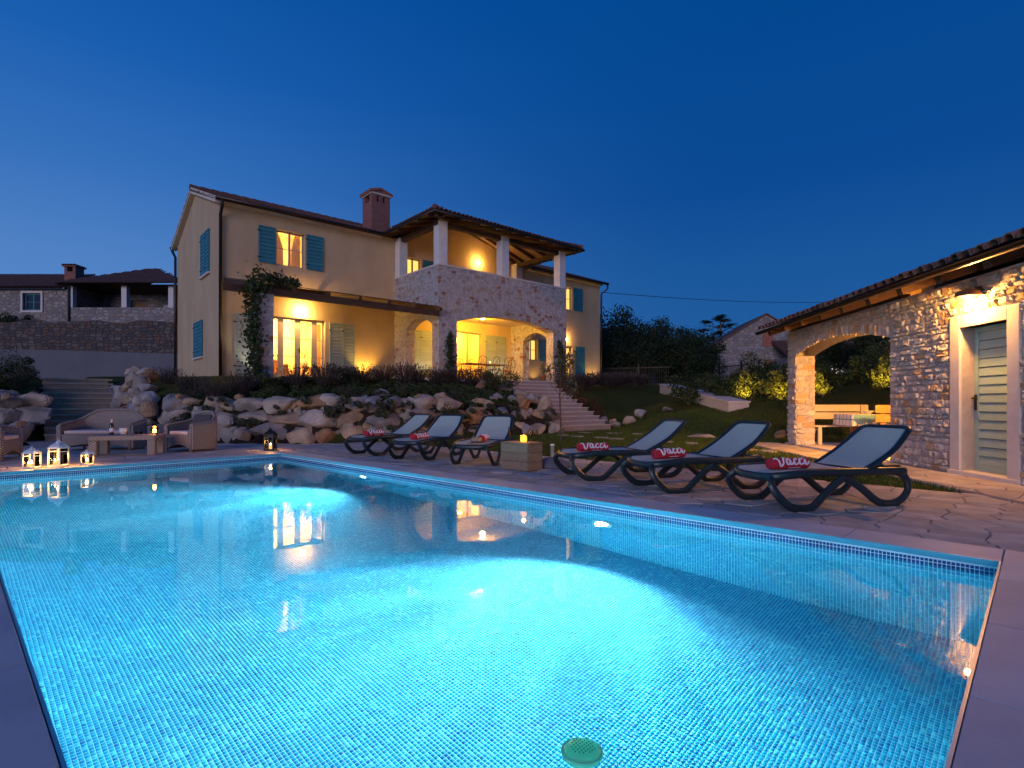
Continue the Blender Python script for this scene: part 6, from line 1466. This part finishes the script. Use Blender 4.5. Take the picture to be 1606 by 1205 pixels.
# ------------------------------------------------------------------ lanterns
def lantern(label, loc, w, h, metal, rz, power, candles=1, name='lantern', group=None):
    o = thing(name, label, 'lantern', loc, rz, group); bh = h * .60; q = w / 2; p_ = w * .045
    MB().box(-q, q, -q, q, 0, h * .05).build('base', M[metal], o, bevel=.004)
    b = MB()
    for sx_ in (-1, 1):
        for sy in (-1, 1): b.box(sx_ * (q * .9) - p_, sx_ * (q * .9) + p_, sy * q * .9 - p_, sy * q * .9 + p_, h * .05, h * .05 + bh)
    for sx_ in (-1, 1): b.box(sx_ * q * .9 - p_ * .6, sx_ * q * .9 + p_ * .6, -q * .9, q * .9, h * .05, h * .075); b.box(-q * .9, q * .9, sx_ * q * .9 - p_ * .6, sx_ * q * .9 + p_ * .6, h * .05 + bh * .80, h * .05 + bh * .83)
    b.build('posts', M[metal], o)
    z0_ = h * .05 + bh
    b = MB(); b.box(-q * 1.04, q * 1.04, -q * 1.04, q * 1.04, z0_, z0_ + h * .04)
    lv = [(1.0, 0), (.72, .09), (.40, .15), (.16, .22), (.10, .245)]; vs = []
    for s_, zz in lv:
        for (sx_, sy) in ((-1, -1), (1, -1), (1, 1), (-1, 1)): vs.append((sx_ * q * s_, sy * q * s_, z0_ + h * .04 + zz * h))
    b.add(vs, [(i * 4 + j, i * 4 + (j + 1) % 4, (i + 1) * 4 + (j + 1) % 4, (i + 1) * 4 + j) for i in range(4) for j in range(4)] + [(16, 17, 18, 19)]); b.build('roof', M[metal], o)
    MB().tube([(w * .09 * cos(t), 0, z0_ + h * .31 + w * .09 * sin(t)) for t in np.linspace(0, 2 * pi, 17)[:-1]], w * .016, 6, True).build('ring', M[metal], o)
    gm = MB().box(-q * .85, q * .85, -.0015, .0015, h * .08, z0_ - .002).mesh('pane', M['glass'])
    for k in range(4): a = k * pi / 2; link('pane', gm, o, (cos(a) * q * .9, sin(a) * q * .9, 0), a + pi / 2)
    for k in range(candles):
        cx, cy_ = ((0, 0), (.2 * w, .15 * w), (-.22 * w, .1 * w))[k]; ch_ = h * (.17, .12, .14)[k]
        c_ = MB().lathe([(0, h * .052), (w * .14, h * .052), (w * .14, h * .05 + ch_), (0, h * .05 + ch_)], 14).build('candle', M['wax'], o, (cx, cy_, 0), smooth=False)
        MB().lathe([(0, 0), (.010, .008), (.012, .018), (.006, .034), (0, .046)], 10, (0, 0, h * .05 + ch_ + .004)).build('flame', M['flame'], c_, smooth=True)
    light('POINT', 'flame_light', o, (0, 0, h * .36), power * 1.8, (1, .45, .10), .025)
    return o
lantern('white lantern with three candles, leftmost on the pool edge', (.99, 11.63, .004), .172, .36, 'white_metal', .9, 7, 3, group='white lanterns on the pool edge')
lantern('tallest white lantern in the middle of the pool edge row', (1.32, 11.60, .004), .20, .46, 'white_metal', .75, 7, 3, group='white lanterns on the pool edge')
lantern('smallest white lantern, right of the row on the pool edge', (1.70, 11.62, .004), .135, .275, 'white_metal', .85, 5, 1, group='white lanterns on the pool edge')
lantern('dark metal lantern standing at the far corner of the pool', (5.0, 12.19, .004), .21, .52, 'dark_metal', .78, 6, 1)

# ------------------------------------------------------------------ wicker seating
def wicker_seat(name, label, cat, loc, rz, w, d, back, cushion='cushion', backcush=None, group=None):
    """front faces -y; origin centre of the footprint"""
    o = thing(name, label, cat, loc, rz, group); n = 13
    plan = [(-w / 2, -d / 2), (-w / 2 - .015, -d * .1), (-w / 2 + .01, d * .25), (-w / 2 + .1, d * .43), (-w / 4, d / 2), (0, d / 2 + .02), (w / 4, d / 2), (w / 2 - .1, d * .43), (w / 2 - .01, d * .25), (w / 2 + .015, -d * .1), (w / 2, -d / 2)]
    tops = [.56, .60, .64, .72, back, back + .02, back, .72, .64, .60, .56]
    P = smooth_pts([(p[0], p[1], t) for p, t in zip(plan, tops)], 4); vs = []; k = len(P)
    for i, p in enumerate(P):
        tg = (P[min(i + 1, k - 1)] - P[max(i - 1, 0)]); nrm = Vector((-tg.y, tg.x, 0)).normalized() * -1   # outward is left of path reversed
        for (o_, z) in ((0, .05), (0, p.z - .03), (.02, p.z), (-.05, p.z + .005), (-.075, p.z - .03), (-.075, .05)): vs.append((p.x - nrm.x * o_ * -1, p.y - nrm.y * o_ * -1, z))
    fs = [(i * 6 + j, i * 6 + (j + 1) % 6, (i + 1) * 6 + (j + 1) % 6, (i + 1) * 6 + j) for i in range(k - 1) for j in range(6)] + [tuple(range(6))[::-1], tuple((k - 1) * 6 + j for j in range(6))]
    b = MB().add(vs, fs); bm_ = b.build('back', M['wicker'], o, smooth=False)
    me = bm_.data; bm = bmesh.new(); bm.from_mesh(me); bmesh.ops.recalc_face_normals(bm, faces=bm.faces); bm.to_mesh(me); bm.free()
    b = MB(); b.tube(smooth_pts([(p[0], p[1], t + .01) for p, t in zip(plan, tops)], 4), .028, 8); b.tube([(-w / 2, -d / 2, .56), (-w / 2, -d / 2, .0)], .03, 8); b.tube([(w / 2, -d / 2, .56), (w / 2, -d / 2, .0)], .03, 8)
    for sx_ in (-1, 1): b.tube([(sx_ * (w / 2 - .08), d * .42, .1), (sx_ * (w / 2 - .08), d * .42, 0)], .03, 8)
    b.build('rim', M['wicker'], o, smooth=True)
    b = MB(); b.box(-w / 2 + .06, w / 2 - .06, -d / 2 + .01, d / 2 - .08, .24, .36)
    vs = [];      # front apron with a shallow arch
    for i in range(11): t = i / 10; x = -w / 2 + .03 + t * (w - .06); vs += [(x, -d / 2, .07 + .08 * sin(t * pi)), (x, -d / 2, .36), (x, -d / 2 + .03, .36), (x, -d / 2 + .03, .07 + .08 * sin(t * pi))]
    b.add(vs, [(i * 4 + j, (i + 1) * 4 + j, (i + 1) * 4 + (j + 1) % 4, i * 4 + (j + 1) % 4) for i in range(10) for j in range(4)]); b.build('seat_base', M['wicker'], o)
    b = MB(); b.box(-w / 2 + .08, w / 2 - .08, -d / 2 - .01, d / 2 - .1, .362, .44); b.build('seat_cushion', M[cushion], o, bevel=.03, smooth=True)
    if backcush: b = MB(); b.box(-w / 2 + .1, w / 2 - .1, 0, .12, 0, .36); c_ = b.build('back_cushion', M[backcush], o, (0, d / 2 - .2, .44), (R(-12), 0, 0), bevel=.03, smooth=True)
    return o
wicker_seat('wicker_sofa', 'grey wicker two seat sofa in front of the brown steps', 'sofa', (2.55, 15.2, .004), R(-40), 1.42, .72, .86)
wicker_seat('wicker_armchair', 'wicker armchair at the left edge facing the low table', 'armchair', (.55, 13.9, .004), R(68), .82, .74, .80, group='wicker armchairs')
wicker_seat('wicker_armchair', 'wicker armchair with dark back cushion in front of the boulders', 'armchair', (3.83, 13.45, .004), R(-66), .70, .70, .82, backcush='cushion_dark', group='wicker armchairs')
wt = thing('wicker_table', 'low grey wicker coffee table in front of the sofa', 'table', (2.62, 13.35, .004), R(-30))
MB().box(-.58, .58, -.33, .33, .30, .40).build('table_top', M['wicker'], wt, bevel=.025)
lm = MB().box(-.07, .07, -.07, .07, 0, .298).mesh('leg', M['wicker'], bevel=.015)
for sx_ in (-.5, .5):
    for sy in (-.25, .25): link('leg', lm, wt, (sx_, sy, 0))
def on_table(u, v): a = R(-30); return (2.62 + u * cos(a) - v * sin(a), 13.35 + u * sin(a) + v * cos(a), .407)
bt = thing('wine_bottle', 'dark wine bottle with pale label on the low wicker table', 'bottle', on_table(-.30, .02)); MB().lathe([(.036, 0), (.038, .01), (.038, .18), (.03, .215), (.014, .24), (.013, .30), (.015, .302), (.015, .315), (0, .316)], 16).build('glass', M['bottle'], bt, smooth=True)
MB().lathe([(.0388, .05), (.0388, .13)], 16).build('bottle_label', M['paper'], bt, smooth=True); MB().lathe([(.0152, .24), (.0152, .317), (0, .3175)], 12).build('foil', M['white_metal'], bt, smooth=True)
o = MB().lathe([(0, .01), (.04, 0), (.045, .006), (.07, .07), (.075, .13), (.07, .13), (.064, .07), (.03, .02), (0, .018)], 18).build('white_pot', M['ceramic'], None, on_table(-.10, .04), smooth=True); tag(o, 'small white pot beside the bottle on the low table', 'pot')
for (u, lb_) in ((.10, 'left one of two small amber tealights on the low table'), (.18, 'right one of two small amber tealights, next to the round lantern')):
    o = thing('tealight', lb_, 'candle', on_table(u, .12), 0, 'tealights on the low table'); MB().lathe([(.028, 0), (.034, .05), (.031, .052), (.026, .006), (0, .005)], 14).build('glass', M['amber_glass'], o, smooth=True); MB().lathe([(0, .006), (.02, .006), (.02, .026), (0, .03)], 10).build('wax', M['wax'], o)
rl = thing('round_lantern', 'round amber glass lantern glowing at the right end of the low table', 'lantern', on_table(.46, .02))
MB().lathe([(.05, 0), (.055, .015), (.045, .03)], 16).build('base', M['dark_metal'], rl, smooth=True); MB().lathe([(.035, .032), (.07, .07), (.078, .105), (.06, .15), (.035, .165)], 18).build('globe', M['amber_glass'], rl, smooth=True)
MB().lathe([(.05, .165), (.045, .18), (.02, .20), (0, .205)], 14).build('cap', M['dark_metal'], rl, smooth=True); MB().lathe([(0, .03), (.028, .03), (.03, .09), (.012, .115), (0, .13)], 12).build('flame', M['flame'], rl, smooth=True)
light('POINT', 'flame_light', rl, (0, 0, .10), 4, (1, .50, .12), .03)

# floating dispenser
fd_ = thing('floating_dispenser', 'round greenish disc dotted with holes floating near the bottom of the photo', 'dispenser', (1.45, 1.08, WZ))
MB().lathe([(.0, -.09), (.03, -.09), (.035, -.03), (.062, -.02), (.068, 0), (.064, .012), (.045, .02), (0, .024)], 28).build('body', M['dispenser'], fd_, smooth=True)
MB().tube([(.064 * cos(t), .064 * sin(t), .008) for t in np.linspace(0, 2 * pi, 33)[:-1]], .0045, 6, True).build('rim', M['dispenser'], fd_, smooth=True)
b = MB()
for ix in range(-3, 4):
    for iy in range(-3, 4):
        if ix * ix + iy * iy < 11: b.lathe([(.0025, 0), (.0025, .0012), (0, .0014)], 6, (ix * .012 + (.006 if iy % 2 else 0), iy * .012, .0235 - .9 * ((ix * .012) ** 2 + (iy * .012) ** 2) ))
tag(b.build('holes', M['hole'], fd_), kind='stuff')

# ------------------------------------------------------------------ dining under the loggia and in the pool house
def vpt(s, d): p = HS(s, d); return (p[0], p[1], FLOOR + .004)
dt = thing('dining_table', 'long dark iron dining table under the loggia arch', 'table', vpt(10.4, 2.0), R(-5))
MB().box(-1.15, 1.15, -.45, .45, .71, .745).build('table_top', M['bench_dark'], dt, bevel=.006)
for sx_ in (-.95, .95):
    b = MB()
    for sy in (-1, 1): b.tube(smooth_pts([(sx_, sy * .34, 0), (sx_, sy * .22, .2), (sx_, sy * .3, .45), (sx_, sy * .36, .70)], 4), .014, 6)
    b.tube([(sx_, -.25, .25), (sx_, .25, .25)], .012, 6); b.build('leg', M['dark_metal'], dt)
def chair():
    o = thing('dining_chair', '', 'chair')
    MB().lathe([(.20, .44), (.215, .455), (.20, .475), (0, .48)], 16).build('seat', M['bench_dark'], o, smooth=True)
    for sx_ in (-1, 1):
        MB().tube(smooth_pts([(sx_ * .19, -.18, 0), (sx_ * .15, -.14, .22), (sx_ * .17, -.15, .44)], 4), .011, 6).build('leg', M['dark_metal'], o)
        MB().tube(smooth_pts([(sx_ * .2, .23, 0), (sx_ * .16, .17, .25), (sx_ * .18, .18, .45), (sx_ * .21, .24, .75), (sx_ * .17, .27, .98)], 4), .011, 6).build('leg', M['dark_metal'], o)
    b = MB(); b.tube(smooth_pts([(-.17, .27, .98), (0, .28, 1.03), (.17, .27, .98)], 4), .012, 6)
    for k in (-1, 1): b.tube(smooth_pts([(0, .20, .5), (k * .09, .23, .68), (k * .02, .25, .83), (k * .1, .27, .97)], 5), .007, 5)
    b.build('backrest', M['dark_metal'], o)
    b = MB()
    for sx_ in (-1, 1): b.tube(smooth_pts([(sx_ * .2, .2, .66), (sx_ * .25, .0, .67), (sx_ * .22, -.14, .62), (sx_ * .17, -.13, .46)], 4), .009, 5)
    b.build('armrest', M['dark_metal'], o); return o
C0 = chair(); cl_ = ['iron chair at the near left of the loggia table', 'iron chair at the near middle of the loggia table', 'iron chair at the near right of the loggia table', 'iron chair at the far left of the loggia table', 'iron chair at the far middle of the loggia table', 'iron chair at the right end of the loggia table']
for i, (s, d, a) in enumerate(((9.7, 2.65, 175), (10.4, 2.68, 185), (11.15, 2.62, 178), (9.75, 1.35, 0), (10.5, 1.32, 5), (11.9, 2.0, -80))):
    o = C0 if i == 0 else copy_tree(C0); o.location = vpt(s, d); o.rotation_euler = (0, 0, R(a - 5)); tag(o, cl_[i], None, 'iron chairs round the loggia table')
cd = thing('table_candle', 'small candle burning on the loggia dining table', 'candle', (*vpt(10.8, 2.0)[:2], FLOOR + .752)); MB().lathe([(0, 0), (.035, 0), (.035, .09), (0, .09)], 12).build('wax', M['wax'], cd); MB().lathe([(0, 0), (.012, .012), (.008, .03), (0, .045)], 8, (0, 0, .095)).build('flame', M['flame'], cd)
pt = thing('plant_pot', 'dark terracotta pot with a small plant beside the loggia arch', 'plant pot', vpt(13.1, 3.1)); MB().lathe([(.10, 0), (.16, .24), (.18, .24), (.18, .28), (.15, .28), (.14, .22), (0, .21)], 16).build('pot', M['terracotta'], pt, smooth=True); f_ = link('foliage', SHO[0], pt, (0, 0, .55)); f_.scale = (.28, .28, .4)
bt_ = thing('balcony_table', 'wooden table standing behind the balcony parapet', 'table', (*HS(10.9, 1.5), FLOOR + 3.384), R(-5)); MB().box(-.8, .8, -.4, .4, .96, 1.0).build('table_top', M['bench_wood'], bt_)
for sx_ in (-.7, .7): MB().box(sx_ - .04, sx_ + .04, -.35, .35, 0, .958).build('leg', M['bench_wood'], bt_)
def php(s, o, z=.048): p = PH(s, o); return (p[0], p[1], z)
def bench(label, loc, rz, w, wood):
    """back along +y side, seat towards -y"""
    o = thing('garden_bench', label, 'bench', loc, rz, 'benches at the pool house table')
    for k in range(3): MB().box(-w / 2, w / 2, -.20 + k * .135, -.20 + k * .135 + .12, .42, .455).build('plank', M[wood], o, bevel=.004)
    for k in range(2): MB().box(-w / 2, w / 2, .255, .285, .60 + k * .19, .60 + k * .19 + .165).build('plank', M[wood], o, bevel=.004)
    for sx_ in (-w / 2 + .16, w / 2 - .16):
        b = MB(); b.box(sx_ - .04, sx_ + .04, -.18, -.10, 0, .418); b.box(sx_ - .04, sx_ + .04, .20, .253, 0, .94); b.box(sx_ - .04, sx_ + .04, -.098, .198, .33, .418); b.build('leg', M[wood], o)
    return o
bench('pale pine bench with plank back on the far side of the checked table', php(5.45, -1.15), PA - pi / 2, 1.5, 'bench_wood')
bench('brown bench with its back to the camera at the checked table', php(3.75, -1.45), PA + pi / 2, 1.25, 'bench_dark')
tb = thing('picnic_table', 'wooden table under the checked cloth in the pool house arch', 'table', php(4.62, -1.15), PA)
MB().box(-.42, .42, -.36, .36, .70, .735).build('table_top', M['bench_dark'], tb)
for sx_ in (-.3, .3): b = MB(); b.box(sx_ - .05, sx_ + .05, -.28, .28, .0, .06); b.box(sx_ - .05, sx_ + .05, -.06, .06, .06, .698); b.build('leg', M['bench_dark'], tb)
b = MB(); vs = []; n = 40
def sqr(t, r0x, r0y):
    a = 2 * pi * t; c_, s_ = cos(a), sin(a); k_ = max(abs(c_), abs(s_)); return (c_ / k_ * r0x, s_ / k_ * r0y)
rings = [(.0, .742, 0), (.43, .742, 0), (.445, .725, .2), (.455, .60, .7), (.47, .48, 1)]
vs = [(0, 0, .742)]
for (q, z, f_) in rings[1:]:
    for j in range(n): x, y = sqr(j / n, q, q * .86); w = 1 + .02 * f_ * sin(j * 2.2); vs.append((x * w, y * w, z + (.02 * f_ * sin(j * 1.3))))
fs = [(0, 1 + j, 1 + (j + 1) % n) for j in range(n)] + [(1 + i * n + j, 1 + (i + 1) * n + j, 1 + (i + 1) * n + (j + 1) % n, 1 + i * n + (j + 1) % n) for i in range(3) for j in range(n)]
o = MB().add(vs, fs).build('tablecloth', M['check'], None, php(4.62, -1.15), PA, smooth=True); tag(o, 'white tablecloth with blue checks hanging over the pool house table', 'tablecloth')
o = thing('serving_bowl', 'white bowl with a glass on the checked tablecloth', 'bowl', (*php(4.7, -1.35)[:2], .794)); MB().lathe([(.05, 0), (.06, .01), (.13, .07), (.135, .075), (.06, .02), (0, .015)], 18).build('bowl', M['ceramic'], o, smooth=True)

# ------------------------------------------------------------------ say which one of a row each plant is
ORD = ['first', 'second', 'third', 'fourth', 'fifth', 'sixth', 'seventh', 'eighth', 'ninth', 'tenth', 'eleventh', 'twelfth', 'thirteenth', 'fourteenth', 'fifteenth', 'sixteenth']
from collections import defaultdict
rows = defaultdict(list)
for o in C.objects:
    if o.parent is None and o.get('group') in ('dark trees beyond the fence', 'dark border shrubs', 'lavender bushes along the terrace', 'dark shrubs of the terrace bed', 'low plants above the boulder wall', 'lavender hedge right of the stairs', 'bushes by the old house', 'rusty shrubs by the stairs', 'stepping stones across the lawn', 'grey plants left of the pool house'): rows[o['group']].append(o)
for g_, os_ in rows.items():
    os_.sort(key=lambda o: -atan2(o.location.y, o.location.x))
    for k, o in enumerate(os_): o['label'] = ' '.join(o['label'].split()[:11]) + ', ' + ORD[k] + ' from the left'
